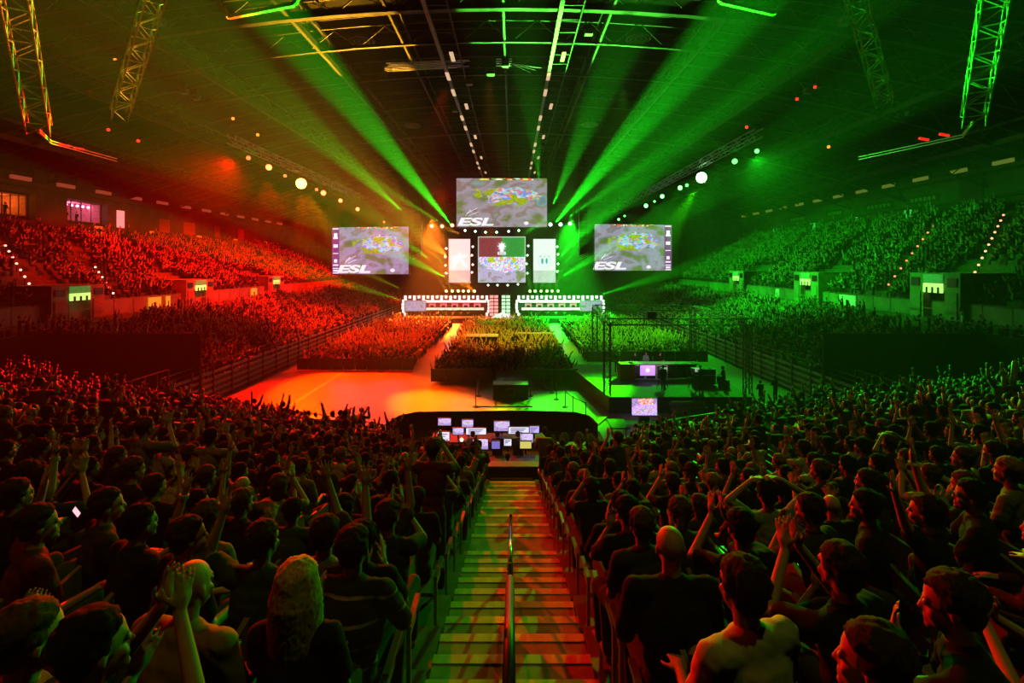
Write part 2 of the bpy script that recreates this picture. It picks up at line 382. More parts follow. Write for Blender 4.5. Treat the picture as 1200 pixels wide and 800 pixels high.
for k,(px,py) in enumerate(((78,36),(135,70),(273,139),(302,158),(127,152),(162,165),(875,149),(934,116),(955,102),(1094,31),(1082,57),(971,172))):
    t = thing('warning_lamp', f"tiny {'amber' if k<4 or k==11 else 'red'} lamp glowing on the roof girders, {nth(k)} of twelve", 'lamp', P(px,py,42), 0, 'small glowing lamps among the girders')
    MB().ball((0,0,0),.13,n=8,m=5).build('bulb', mat('bulb_amber' if (k<4 or k==11) else 'bulb_red', emit=((1,.2,.02) if (k<4 or k==11) else (1,.02,.01)), strength=2.5), t)
    MB().beam((0,0,.1),(0,0,.5),.05).build('stem', M_blk, t)
# bundle of cables and bars (hoist gear) mid roof
t = thing('cable_bundle', 'horizontal bundle of lit cables and bars slung beneath the centre of the roof', 'cables')
for j in range(7):
    a = P(453+random.uniform(-3,5), 74+j*1.6, 45); b_ = P(552-random.uniform(0,20), 70+j*1.5, 45); MB().beam(a,b_,.045).build('cable', M_steel, t)
t = thing('hoist_motor', 'small boxy hoist with green-lit bars hung from the centre girder', 'hoist', P(592,73,45))
for j in range(4): MB().beam((-.8,0,-.3+j*.2),(.6,0,-.3+j*.2),.06).build('bar', M_alu, t)
MB().box(-.3,.3,-.3,.3,-.4,.5).build('motor_case', M_blk, t)
for j in range(3): MB().beam((.5,0,-.1),(3.2-j*.5,0,-.5-j*.2),.04).build('cable', M_alu, t)
# big lattice trusses at the upper corners
for k,(a,b_,Ya,Yb,sz,lab) in enumerate((((8,-60),(46,152),17,22,.75,'outermost green-lit lattice truss hanging at the upper left'),((192,-40),(139,136),17,22,.55,'inner slanting lattice truss at the upper left, green and red lit'),
        ((992,-40),(1038,122),17,22,.55,'inner slanting green lattice truss at the upper right'),((1176,-60),(1140,142),17,22,.75,'outermost green-lit lattice truss hanging at the upper right'))):
    lat = lattice(MB(), P(*a,Ya), P(*b_,Yb), sz, .62, .05, .028)
    tag(lat.build('lattice_truss', M_alu), lab, 'truss')
for sd, pts in ((-1, ((46,152),(60,165),(137,186))), (1, ((1140,142),(1128,158),(1006,184)))):
    t = thing('cable_rail', f"thin bent rail leading off the outermost truss at the upper {'left' if sd<0 else 'right'}", 'rail')
    for j in range(2):
        for i in range(2): MB().beam(P(pts[i][0],pts[i][1]+j*3,22+i*10),P(pts[i+1][0],pts[i+1][1]+j*3,22+(i+1)*10),.06).build('rail_tube', M_alu, t)
    for q in ((75,170),(92,174)) if sd < 0 else ((1082,163),(1106,158)):
        MB().beam(P(q[0]-5,q[1]-1,36),P(q[0]+6,q[1]+1,36),.14).build('glow_tube', mat('glow_red', emit=(1,.01,.01), strength=1.2), t)

# ------------------------------------------------------------------ central stairs and handrail
def zst(y): return 7.8-.29*y
t = thing('aisle_stairs', 'central aisle stairs with pale yellow nosings running down between the seating blocks', 'stairs', (0,0,0)); t['kind'] = 'structure'
y = -1.0; i = 0
while y < 16.0:
    dp = .425 if y < 7.8 else .85
    st = MB().box(-.69,.69,y,y+dp,zst(y+dp)-.45,zst(y+dp*.5)).build('step', M_step, t)
    z = zst(y+dp*.5)
    MB().box(-.69,.69,y+dp-.10,y+dp+.004,z-.03,z+.006).build('nosing', M_nose, st)
    y += dp; i += 1
struct(MB().box(-.7,.7,-16,-1,7.6,8.1).build('trim_7', M_conc), 'concrete landing behind the camera')
t = thing('handrail', 'black and steel handrail standing in the middle of the near aisle stairs', 'handrail', (0,0,0))
R_ = lambda y: 8.72-.29*y
MB().cap((-.015,2.3,R_(2.3)),(-.015,3.95,R_(3.95)),.032).build('foam_sleeve', M_blk, t, True)
MB().cap((-.015,3.95,R_(3.95)),(-.015,6.3,R_(6.3)),.02).build('rail', mat('bright_rail', (.9,.85,.85), .12, 1.0, vary=.02), t, True)
MB().cap((-.015,6.3,R_(6.3)-.85),(-.015,6.3,R_(6.3)+.02),.02).build('post', M_blk, t); MB().cap((-.015,3.0,R_(3)-.85),(-.015,3.0,R_(3)),.03).build('post', M_blk, t)
MB().cap((-.015,4.3,R_(4.3)-.9),(-.015,4.3,R_(4.3)),.025).build('post', M_blk, t)
MB().cap((-.015,3.0,R_(3)-.45),(-.015,6.3,R_(6.3)-.45),.016).build('lower_rail', M_blk, t)
struct(MB().box(-4.6,4.2,16.9,24.6,.0,2.0).build('trim_8', M_grey), 'dark control deck at the foot of the near stand')

# ------------------------------------------------------------------ slatted barriers in front of the side stands
slat = MB().box(-.02,.02,.08,2.42,-.1,.1).mesh('slat', M_rail); post = MB().box(-.07,.07,-.06,.06,0,2.6).mesh('post', M_blk)
for sd in (-1, 1):
    nm = 'left' if sd < 0 else 'right'
    t = thing('slatted_barrier', f"long slatted barrier along the foot of the {nm} side stand", 'barrier', (sd*21.9, 32.5, 0))
    for k in range(31):
        link('post', post, t, (0, k*2.5, 0))
        if k < 30:
            for j in range(5): link('slat', slat, t, (0, k*2.5, .35+j*.45))
    t = thing('guard_rail', f"thin upper guard rail above the {nm} barrier", 'railing', (sd*22.3, 32.5, 1.6))
    b = MB()
    MB().beam((0,0,1.15),(0,75,1.15),.05).build('top_rail', M_rail, t); MB().beam((0,0,.8),(0,75,.8),.04).build('mid_rail', M_rail, t)
    for k in range(16): MB().beam((0,k*5,0),(0,k*5,1.15),.05).build('post', M_rail, t)
# rail at the front of the near stand
for sd in (-1, 1):
    t = thing('front_railing', f"low metal railing along the front edge of the near stand, {'left' if sd<0 else 'right'} block", 'railing')
    pts = [(sd*x, Yf(x)+.1) for x in (5.2,7,9,11,13,15,17,19)]
    for i in range(len(pts)-1):
        for h in (.55, 1.05): MB().beam((*pts[i],1.54+h),(*pts[i+1],1.54+h),.045).build('rail', M_rail, t)
        MB().beam((*pts[i],.9),(*pts[i],2.6),.05).build('post', M_rail, t)
    tag(MB().add([(sd*4.6,Yf(4.6)+.2,0),(sd*22,Yf(22)+.2,0),(sd*22,Yf(22)+.2,1.3),(sd*4.6,Yf(4.6)+.2,1.3)],[(0,1,2,3)]).build('stand_skirt', M_bcl), f"black cloth skirt under the front of the near stand, {nm if False else ('left' if sd<0 else 'right')} block", 'skirt')
# dark corner tunnels with a frame
for sd in (-1,1):
    b = MB(); b.box(*sorted((sd*21.8,sd*33)), 35.8,36,0,5.2); b.box(*sorted((sd*33,sd*33.2)),28,36,0,5.2)
    b.box(*sorted((sd*20.5,sd*33)),27.4,36,.01,.03)
    struct(b.build('wall_tunnel', M_bcl), f"black side walls of the {'left' if sd<0 else 'right'} corner tunnel")
    t = thing('tunnel_gate', f"tall dark scaffold gate at the mouth of the {'left' if sd<0 else 'right'} corner tunnel", 'gate', (sd*21.6,28,0))
    for j in range(5): MB().beam((0,j*1.05,0),(0,j*1.05,3.4),.08).build('upright', M_blk, t)
    for z in (1.2,2.3,3.4): MB().beam((0,0,z),(0,4.2,z),.06).build('crossbar', M_blk, t)

# ------------------------------------------------------------------ portals, signs, aisle lights on the side stands
def portal(sd, Y, zt, idx):
    nm = 'left' if sd < 0 else 'right'
    pt = mat('portal_paint', (.4,.4,.3), .8, vary=.2, scale=1.5)
    t = thing('seating_portal', f"boxy entrance portal with a lit sign in the {nm} stand, {idx}", 'portal', (sd*36.2, Y, 5.3)); H = zt-5.3
    b = MB(); b.box(-.3,.3,-2.6,-1.1,0,H); b.build('portal_wall', pt, t); MB().box(-.3,.3,1.1,2.6,0,H).build('portal_wall', pt, t)
    MB().box(-.3,.3,-1.1,1.1,H*.62,H).build('lintel', pt, t)
    MB().box(*sorted((sd*.3, sd*5)),-2.6,2.6,H-.12,H).build('portal_roof', pt, t)
    MB().box(*sorted((sd*.3, sd*5)),-2.6,-2.4,0,H).build('portal_side', pt, t); MB().box(*sorted((sd*.3, sd*5)),2.4,2.6,0,H).build('portal_side', pt, t)
    x0 = -sd*.36
    s_ = MB().box(x0-.04,x0+.04,-1.0,1.0,H*.80,H*.97).build('sign_plate', mat('sign_green', (.1,.5,.15), .5, emit=(.05,.5,.08), strength=.35), t)
    l = MB().box(x0-.04,x0+.04,-1.0,1.0,H*.58,H*.78).build('lit_box', mat('sign_lit', (.9,1,.6), .5, emit=(.5,1,.2), strength=1.1), t)
    for j in (-.6,0,.6): MB().box(x0-sd*.06-.02,x0-sd*.06+.02,j-.09,j+.09,H*.58,H*.70).build('dark_figure', M_blk, l)
    for j in (-1.9,1.9): MB().box(x0-.03,x0+.03,j-.45,j+.45,H*.72,H*.9).build('dark_vent', M_blk, t)
    for j in (-1.85,1.85): MB().box(x0-.03,x0+.03,j-.5,j+.5,.1,H*.6).build('door_leaf', mat('door_red' if sd<0 else 'door_dull', (.5,.2,.15) if sd<0 else (.35,.4,.3), .7), t)
    MB().beam((x0-sd*.3,-3,1.0),(x0-sd*.3,3,1.0),.06).build('guard_bar', M_rail, t)
PORT = {-1: [(42.5,8.3),(59,8.3),(78,8.3)], 1: [(43.6,9.3),(62.6,9.1),(82,9.0)]}
for sd in (-1,1):
    for i,(Y,z) in enumerate(PORT[sd]): portal(sd, Y, z, ['nearest','middle','farthest'][i])
    for i,(Y,w) in enumerate(((52,.9),(54,.3),(72,.8)) if sd<0 else ((55.4,1.3),(70,.4))):
        em = mat('opening_amber' if sd<0 else 'opening_green', emit=((1,.42,.02) if sd<0 else (.08,1,.10)), strength=.6)
        ww = thing('lit_opening', f"{nth(i)} small lit opening in the panelled mid wall of the {'left' if sd<0 else 'right'} stand", 'window', (sd*36.28,Y,5.6), 0)
        MB().box(-.05,.05,-w,w,0,1.1).build('pane', em, ww); MB().box(*sorted((-sd*.05,-sd*.09)),-w*.2,w*.1,0,.6).build('dark_shape', M_blk, ww)
AISLES = {-1: [40,47.5,57,70,86,100], 1: [41.6,50.3,62,76,92]}
k = 0
for sd,(a,b_,n,c,nm) in ((-1,((37,40,6.9),(46.5,47,11.3),9,(1,.42,.3),'nearest lit aisle of the left upper tier')),(-1,((37,47.5,6.9),(41.5,51,9.3),6,(1,.5,.35),'second lit aisle of the left upper tier')),
      (1,((37,41.6,7.7),(48,50,14.4),12,(1,.30,.16),'nearest lit aisle of the right upper tier')),(1,((37,50.3,7.6),(47.5,57.8,13.9),9,(1,.16,.08),'second lit aisle of the right upper tier'))):
    for j in range(n):
        f = j/(n-1); p = [a[i]+(b_[i]-a[i])*f for i in range(3)]; p[0] *= sd
        t = thing('aisle_lamp', f"{nth(j)} small glowing step lamp up the {nm}", 'lamp', p, 0, f"step lamps up the {nm}")
        MB().ball((0,0,.45),.10,n=8,m=5).build('bulb', mat(f'aislebulb{sd}{c[1]}', emit=c, strength=2.6), t); MB().beam((0,0,-.3),(0,0,.4),.05).build('stem', M_blk, t)

# ------------------------------------------------------------------ screens
def nodemat(name):
    m = bpy.data.materials.new(name); m.use_nodes = True; n = m.node_tree.nodes; l = m.node_tree.links; b = n['Principled BSDF']; b.inputs['Base Color'].default_value = (.02,.02,.02,1); b.inputs['Roughness'].default_value = .35
    return m, n, l, b
def footage(name, w, h, strength, bright=1.0, tint=(1,1,1), seed=0.0, scale=1.0, busy=.5, sample=True):
    """procedural flat picture: blurred scenery with a bright busy cluster and yellow-green blocks"""
    m, n, l, b = nodemat(name)
    tc = n.new('ShaderNodeTexCoord'); mp = n.new('ShaderNodeMapping'); mp.inputs['Scale'].default_value = (2/w, 1, 2/h); mp.inputs['Location'].default_value = (0, seed, 0)
    l.new(tc.outputs['Object'], mp.inputs[0])
    def noise(sc, det=3, dist=0.0):
        q = n.new('ShaderNodeTexNoise'); q.inputs['Scale'].default_value = sc*scale; q.inputs['Detail'].default_value = det; q.inputs['Distortion'].default_value = dist; l.new(mp.outputs[0], q.inputs['Vector']); return q
    def ramp(src, stops, const=False):
        r = n.new('ShaderNodeValToRGB'); e = r.color_ramp.elements; r.color_ramp.interpolation = 'CONSTANT' if const else 'LINEAR'
        while len(e) < len(stops): e.new(.5)
        for q, (p, c) in zip(e, stops): q.position = p; q.color = (*c, 1)
        l.new(src, r.inputs[0]); return r
    def mix(f, a, c, mode='MIX'):
        x = n.new('ShaderNodeMix'); x.data_type = 'RGBA'; x.blend_type = mode
        if isinstance(f, float): x.inputs[0].default_value = f
        else: l.new(f, x.inputs[0])
        l.new(a, x.inputs[6]); l.new(c, x.inputs[7]); return x.outputs[2]
    base = ramp(noise(1.7,9,.25).outputs['Fac'], [(.25,(.10,.16,.06)),(.38,(.16,.20,.06)),(.45,(.31,.26,.33)),(.52,(.36,.31,.41)),(.58,(.26,.16,.16)),(.66,(.20,.36,.34)),(.78,(.12,.12,.30))])
    vor = n.new('ShaderNodeTexVoronoi'); vor.inputs['Scale'].default_value = 15*scale; vor.inputs['Randomness'].default_value = 1; l.new(mp.outputs[0], vor.inputs['Vector'])
    sep = n.new('ShaderNodeSeparateColor'); l.new(vor.outputs['Color'], sep.inputs[0])
    busyc = ramp(sep.outputs[0], [(0,(.12,.25,1)),(.2,(.65,.6,1)),(.38,(1,.12,.3)),(.5,(.9,.85,1)),(.64,(.5,.75,.02)),(.76,(.2,.9,1)),(.88,(1,.35,.05))], True)
    # elliptical mask for the cluster
    sx = n.new('ShaderNodeSeparateXYZ'); l.new(mp.outputs[0], sx.inputs[0])
    def mth(op, a, b_=None, c=None):
        q = n.new('ShaderNodeMath'); q.operation = op
        for i, v in enumerate((a, b_, c)):
            if v is None: continue
            if isinstance(v, (int, float)): q.inputs[i].default_value = v
            else: l.new(v, q.inputs[i])
        return q.outputs[0]
    ax = mth('MULTIPLY', mth('SUBTRACT', sx.outputs[0], .22), 1.35); az = mth('MULTIPLY', mth('SUBTRACT', sx.outputs[2], .28), 2.3)
    rr = mth('SQRT', mth('ADD', mth('MULTIPLY', ax, ax), mth('MULTIPLY', az, az)))
    nz = mth('MULTIPLY', noise(5).outputs['Fac'], .9)
    mk = mth('MULTIPLY', mth('LESS_THAN', mth('ADD', rr, nz), .75+busy), .62)
    c1 = mix(mk, base.outputs[0], busyc.outputs[0])
    # yellow-green blocks
    br = n.new('ShaderNodeTexBrick'); br.inputs['Scale'].default_value = 9; br.offset = .5; br.inputs['Color1'].default_value = (.6,.75,0,1); br.inputs['Color2'].default_value = (.35,.45,.02,1); br.inputs['Mortar'].default_value = (.05,.02,.04,1); br.inputs['Mortar Size'].default_value = .03; br.inputs['Brick Width'].default_value = .35; br.inputs['Row Height'].default_value = .3
    sw = n.new('ShaderNodeCombineXYZ'); l.new(sx.outputs[0], sw.inputs[0]); l.new(sx.outputs[2], sw.inputs[1]); l.new(sw.outputs[0], br.inputs['Vector'])
    bm_ = mth('MULTIPLY', mth('LESS_THAN', mth('ABSOLUTE', mth('SUBTRACT', sx.outputs[2], .22)), .34), mth('GREATER_THAN', noise(3.2,1).outputs['Fac'], .56))
    bm2 = mth('MULTIPLY', bm_, mth('LESS_THAN', mth('ABSOLUTE', sx.outputs[0]), .62))
    c2 = mix(bm2, c1, br.outputs[0])
    # top strip of small icons
    top = mth('MULTIPLY', mth('GREATER_THAN', sx.outputs[2], .93), mth('LESS_THAN', mth('ABSOLUTE', mth('SUBTRACT', sx.outputs[0], .1)), .6))
    c3 = mix(top, c2, ramp(sep.outputs[1], [(0,(1,.1,.05)),(.3,(.1,.05,.02)),(.5,(.9,.8,.1)),(.7,(.1,.5,.1)),(.85,(1,1,1))], True).outputs[0])
    tn = n.new('ShaderNodeMix'); tn.data_type = 'RGBA'; tn.blend_type = 'MULTIPLY'; tn.inputs[0].default_value = 1; l.new(c3, tn.inputs[6]); tn.inputs[7].default_value = (*tint, 1)
    l.new(tn.outputs[2], b.inputs['Emission Color']); b.inputs['Emission Strength'].default_value = strength
    if not sample: m.cycles.emission_sampling = 'NONE'
    return m
def glow(name, c, s, sample=False): return mat(name, (.8,.8,.8), .5, emit=c, strength=s, sample=sample, vary=.02)
def text(s, size, mate, parent, loc, name='lettering', shear=0.0, sx=1.0, ext=.03, rotz=0.0, bold=0.0):
    c = bpy.data.curves.new('t', 'FONT'); c.body = s; c.size = size; c.extrude = ext; c.shear = shear; c.align_x = 'CENTER'; c.align_y = 'CENTER'; c.offset = bold
    o = bpy.data.objects.new('t', c); COL.objects.link(o); dg = bpy.context.evaluated_depsgraph_get(); me = bpy.data.meshes.new_from_object(o.evaluated_get(dg)); bpy.data.objects.remove(o)
    me.transform(Matrix.Rotation(PI/2, 4, 'X') @ Matrix.Diagonal((sx,1,1,1))); me.materials.clear(); me.materials.append(mate)
    q = link(name, me, parent, loc); q.rotation_euler = (0,0,rotz); return q
def frame4(mb, x0, x1, z0, z1, w, d=.15):
    mb.box(x0-w,x0,-d,d,z0-w,z1+w); mb.box(x1,x1+w,-d,d,z0-w,z1+w); mb.box(x0,x1,-d,d,z1,z1+w); mb.box(x0,x1,-d,d,z0-w,z0); return mb
W_GLOW = glow('letter_white', (1,.96,1), 1.0)
def big_screen(px0, px1, py0, py1, Y, label, rotz=0.0, strip=0, strength=1.0, tint=(1,1,1), seed=0.0):
    strength *= 1.35; a, b_ = P(px0,py1,Y), P(px1,py0,Y); w, h = b_.x-a.x, b_.z-a.z; c = (a+b_)/2
    t = thing('hanging_screen', label, 'screen', c, rotz)
    off = 0
    if strip: sw = w*.095; off = -strip*sw/2; gw = w-sw
    else: gw = w
    d = MB().box(-gw/2,gw/2,-.1,.1,-h/2,h/2).build('display', footage('footage_'+label[:8]+str(seed), gw, h, strength, tint=tint, seed=seed), t); d.location.x = off
    frame4(MB(), -w/2, w/2, -h/2, h/2, .12, .2).build('screen_frame', M_blk, t); MB().box(-w/2,w/2,.12,.5,-h/2,h/2).build('rear_housing', M_blk, t)
    text('ESL', h*.22, W_GLOW, t, (off-gw*.30,-.14,-h*.40), 'lettering', .2, 2.3, bold=.06)
    l = MB()
    for q in ((-.1,-.02,.1,.05),(-.06,-.05,.12,.0),(-.12,-.05,-.02,.03)): l.beam((q[0]*h*1.1,0,q[1]*h*1.6),(q[2]*h*1.1,0,q[3]*h*1.6),h*.016,.04)
    e = l.build('slanted_emblem', W_GLOW, t); e.location = (off-gw*.33,-.14,-h*.19)
    e = MB().ball((0,0,0),h*.05,.03,h*.035).build('round_emblem', W_GLOW, t); e.location = (off+gw*.27,-.13,-h*.42)
    if strip:
        xx = strip*(gw/2)
        s_ = MB().box(-w*.0475,w*.0475,-.1,.1,-h/2,h/2).build('side_strip', mat('strip_violet', (.2,.1,.3), emit=(.16,.03,.17), strength=strength, vary=.1), t); s_.location.x = xx
        for z, ww, hh in ((.47,.04,.012),(.33,.022,.045),(.27,.03,.02),(.10,.028,.035),(-.06,.035,.008),(-.22,.02,.035),(-.31,.034,.016),(-.38,.036,.01),(-.43,.03,.02),(-.48,.036,.01)):
            MB().box(xx-w*ww,xx+w*ww,-.16,-.11,h*(z-hh),h*(z+hh)).build('strip_mark', W_GLOW, t)
    for s_ in (-.4,.4): MB().beam((w*s_,0,h/2),(w*s_,0,zr(c.x)+2.5-c.z),.06).build('hanging_cable', M_blk, t)
    return t
big_screen(535,641,209,266,80,'largest hanging screen showing game footage above the centre of the stage', 0, 0, .8, (.95,.97,.85), 0.0)
big_screen(387,481,266,321,85,'left hanging screen with violet side strip beside the red-lit stand', -.13, -1, .85, (1,.85,1.05), 3.0)
big_screen(695,789,263,317,85,'right hanging screen with violet side strip beside the green-lit stand', .13, 1, .8, (.85,1.05,1), 3.0)
# centre stage screen
a, b_ = P(561,330,90), P(615,278,90); w, h = b_.x-a.x, b_.z-a.z; c = (a+b_)/2
t = thing('stage_screen', 'square stage screen with white crest above bright footage under the largest screen', 'screen', c)
MB().box(-w/2,w/2,-.1,.1,-h/2,h*.06).build('display', footage('footage_mid', w, h*1.0, 1.5, tint=(1,1.1,1.2), seed=7, scale=1.2, busy=1.6), t)
MB().box(-w/2,0,-.1,.1,h*.06,h/2).build('upper_panel', mat('panel_wine', emit=(.32,.05,.06), strength=.8), t); MB().box(0,w/2,-.1,.1,h*.06,h/2).build('upper_panel', mat('panel_leaf', emit=(.03,.4,.05), strength=.8), t)
frame4(MB(), -w/2, w/2, -h/2, h/2, .12, .15).build('lit_frame', glow('frame_glow', (.8,1,.8), .7), t)
b = MB()
for q in range(8):
    an = q*PI/4; b.beam((0,-.15,h*.30),(.75*math.cos(an),-.15,h*.30+.75*math.sin(an)),.3,.1)
b.ball((0,-.15,h*.30),.5,.1,.5); b.box(-.7,.7,-.2,-.12,h*.11,h*.17); b.box(-.3,.3,-.2,-.12,h*.17,h*.24); b.build('white_crest', W_GLOW, t)
text('ESL', .5, M_blk, t, (0,-.22,h*.14), 'lettering', .2, 1.5)
# vertical banners
for k,(x0,x1,lab,col,st) in enumerate(((526,551,'left upright stage banner screen, pink-white with a slanting mark',(1,.55,.52),1.5),(625,651,'right upright stage banner screen, white with a round emblem',(.80,.95,.82),1.1))):
    a, b_ = P(x0,331,90), P(x1,280,90); w, h = b_.x-a.x, b_.z-a.z; c = (a+b_)/2
    t = thing('banner_screen', lab, 'screen', c)
    MB().box(-w/2,w/2,-.1,.1,-h*.22,h/2).build('display', glow('banner_light%d'%k, col, st, True), t); MB().box(-w/2,w/2,-.1,.1,-h/2,-h*.22).build('lower_display', glow('banner_low%d'%k, tuple(v*.62 for v in col), st), t)
    frame4(MB(), -w/2, w/2, -h/2, h/2, .06, .12).build('frame', M_white, t)
    b = MB(); mk = mat('mark%d'%k, emit=((1.6,1.5,1.5) if k==0 else (.08,.45,.45)), strength=.9)
    if k == 0:
        b.beam((-1.3,-.14,.5),(1.3,-.14,.9),.25,.05); b.beam((.1,-.14,1.4),(-.1,-.14,.4),.25,.05); b.beam((-.1,-.14,.5),(-1.1,-.14,-1.2),.3,.05); b.beam((0,-.14,.5),(1.2,-.14,-1.1),.3,.05); b.beam((-1.2,-.14,-.1),(-.3,-.14,.1),.2,.05)
    else:
        n = 16
        for i in range(n): 
            a0,a1 = 2*PI*i/n, 2*PI*(i+1)/n; b.beam((1.15*math.cos(a0),-.14,1.15*math.sin(a0)),(1.15*math.cos(a1),-.14,1.15*math.sin(a1)),.16,.05)
        for s_ in (-.38,.38): b.ball((s_,-.14,-.05),.22,.04,.55)
        for s_ in (-.7,0,.7): b.ball((s_,-.14,.75),.12,.04,.12)
    b.build('emblem', mk, t)

# ------------------------------------------------------------------ stage
struct(MB().box(-22,20,87,112,0,.9).build('trim_9', M_blk), 'low black stage platform')
struct(MB().box(-40,36,111,111.5,0,30).build('wall_stage_backdrop', mat('backdrop_cloth', (.05,.05,.05), .9)), 'dark cloth backdrop hanging behind the stage')
def booth(x0, x1, label, col, scr_side):
    w = x1-x0; cx = (x0+x1)/2; Y = 91
    t = thing('player_booth', label, 'desk', (cx, Y, .9))
    red = col[1] < .6
    MB().box(-w/2,w/2,.4,.9,0,3.5).build('back_panel', mat('booth_back_%d' % red, (.12,.03,.03) if red else (.03,.1,.05), .6), t)
    g1 = glow('booth_glow_%d' % red, col, 1.9, True); tm = glow('booth_tile_%d' % red, tuple(.5*v+.5 for v in col), 1.8)
    MB().box(-w/2+.4,w/2-.4,.3,.42,2.35,2.75).build('light_band', g1, t); MB().box(-w/2+.8,w/2-.8,-.35,-.25,1.1,1.45).build('light_band', g1, t)
    MB().box(-w/2+.5,w/2-.5,-.25,.3,.0,1.05).build('desk_body', M_blk, t)
    tile = MB().box(-.2,.2,-.08,.08,-.24,.24).mesh('led_tile', tm)
    n = 19
    for i in range(n):
        x = -w/2+.3+i*(w-.6)/(n-1); link('led_tile', tile, t, (x,.2,3.35)); link('led_tile', tile, t, (x,.1,.25))
        link('led_tile', tile, t, (x,.05,.85)) if i % 3 else None
        if i % 2 == 0: link('led_tile', tile, t, (x,.22,2.95))
    for s_ in (-1,1):
        for j in range(4): link('led_tile', tile, t, (s_*(w/2+.15-abs(j-1.5)*.1),.0,.8+j*.6))
    sx = scr_side*(w/2-2.2)
    MB().box(sx-1.85,sx+1.85,-.5,-.35,.9,2.7).build('game_screen', footage('foot_booth%d' % red, 3.6, 2, 1.3, tint=(.9,1,1.2), seed=2.0+red, scale=1.4, busy=1.4), t)
    frame4(MB(), sx-1.85, sx+1.85, .9, 2.7, .1, .1).build('screen_frame', M_white, t).location.y = -.42
    for j in range(5):
        x = -scr_side*(w/2-2.0) + scr_side*j*2.0
        MB().box(x-.3,x+.3,-.1,-.04,1.5,1.9).build('monitor', M_blk, t)
        MB().box(x-.6,x+.6,.25,.3,1.6,2.2).build('pink_panel', mat('pink_panel%d' % red, emit=((.8,.1,.15) if red else (.7,.35,.3)), strength=.8), t)
    return t
booth(-19.3,-4.2,'long left player desk glowing pink-white with rows of square tiles',(1,.52,.45),-1)
booth(.9,16.2,'long right player desk glowing white-green with rows of square tiles',(.78,1,.72),1)
for k,(px,c) in enumerate(((579,(1,.35,.32)),(593,(.6,1,.6)))):
    p = P(px,371,90); t = thing('light_column', f"short lit column of stacked white tiles between the player desks, {'left' if k==0 else 'right'} one", 'column', p)
    MB().box(-.85,.85,0,.3,0,3.9).build('core', M_blk, t)
    for j in range(6):
        for s_ in (-.45,.35): MB().box(s_-.3,s_+.35,-.15,0,.2+j*.62,.65+j*.62).build('led_tile', glow('col_tile%d'%k, c, 1.2), t)
t = thing('trophy_plinth', 'round white plinth glowing at the front centre of the stage', 'plinth', P(589,380,88.5)+Vector((0,0,.5)))
b = MB(); n = 14
for i in range(n):
    a0 = PI*i/(n-1); b.beam((0,0,1.55),(2.1*math.cos(a0),-1.0*math.sin(a0),.6),.34,.12)
b.build('petal_rim', glow('plinth_glow', (.85,.75,1), 1.1, True), t); MB().tube((0,0,0),(0,0,.45),1.9,1.7,14).build('drum', M_white, t); MB().tube((0,0,.5),(0,0,1.3),.25,.15).build('trophy_cup', mat('trophy_gold', (.5,.4,.2), .3, .9), t)
# front stage lamps: bodies with bright lens
lens_mats = {}
def lamp(p, aim, col, st, label, group, r=.22, body=True):
    t = thing('stage_lamp', label, 'light', p, 0, group)
    d = (Vector(aim)-Vector(p)).normalized()
    key = (col, st)
    if key not in lens_mats: lens_mats[key] = glow('lens%d' % len(lens_mats), col, st)
    MB().tube(d*(.02), -d*.5, r, r*.7, 10).build('lamp_body', M_blk, t); MB().ball(d*.06, r*.93, r*.93, r*.93, n=10, m=6).build('lens', lens_mats[key], t, True)
    if body: MB().beam((0,0,.0),(0,0,r+.45),.07).build('yoke', M_blk, t)
    return t
CAMV = (0,0,9)
def row(pts, Y, col, st, group, lab, r=.22, aim=CAMV):
    for j,(px,py) in enumerate(pts): lamp(P(px,py,Y), aim, col, st, f"{nth(j)} {lab}", group, r)
WR=(1,.75,.6); WG=(.6,1,.7)
row([(506,265),(518,265),(530,264)],84,(1,.25,.15),5,'red lamps left of the largest screen','red-white lamp along the short row left of the largest screen',.32)
row([(645,263),(657,263),(668,262)],84,(.4,1,.5),5,'green lamps right of the largest screen','green-white lamp along the short row right of the largest screen',.32)
row([(545,270),(557,271),(569,272),(582,272),(596,271),(608,270)],86,WG,3,'lamps under the largest screen','white lamp in the row hanging under the largest screen',.22)
row([(523,291),(522,301),(522,311),(523,320)],88,WR,3,'lamps left of the pink banner screen','pale lamp down the left side of the pink banner screen',.2)
row([(554,289),(553,299),(554,310),(553,319)],88,WR,3,'lamps right of the pink banner screen','pale lamp down the right side of the pink banner screen',.2)
row([(619,288),(618,299),(617,309),(618,320)],88,WG,3,'lamps left of the emblem banner screen','pale lamp down the left side of the round-emblem banner screen',.2)
row([(653,289),(654,298),(654,309),(653,318)],88,WG,3,'lamps right of the emblem banner screen','pale lamp down the right side of the round-emblem banner screen',.2)
row([(523,341),(530,341),(537,341),(543,341),(549,341),(556,341)],90,(1,.8,.35),3,'amber lamps on the left desk','amber lamp standing on top of the left player desk',.25)
row([(621,341),(627,341),(634,341),(641,341),(647,341),(654,341)],90,(.5,1,.3),3,'green lamps on the right desk','green lamp standing on top of the right player desk',.25)
row([(572,334),(583,334),(595,334),(607,333)],89,WG,3,'lamps under the square stage screen','pale lamp hanging under the square stage screen',.2)
for k,(px,lo,yy) in enumerate(((522.5,331,88.6),(553.5,331,88.6),(617.5,331,88.6),(653.5,331,88.6))):
    p = P(px,lo,yy); tag(lattice(MB(), p, (p.x,p.y,zr(p.x)+2.5), .3, .8, .05, .025).build('lamp_ladder', M_blk), f"{nth(k)} slim black ladder truss from the left carrying lamps beside the banner screens", 'truss')
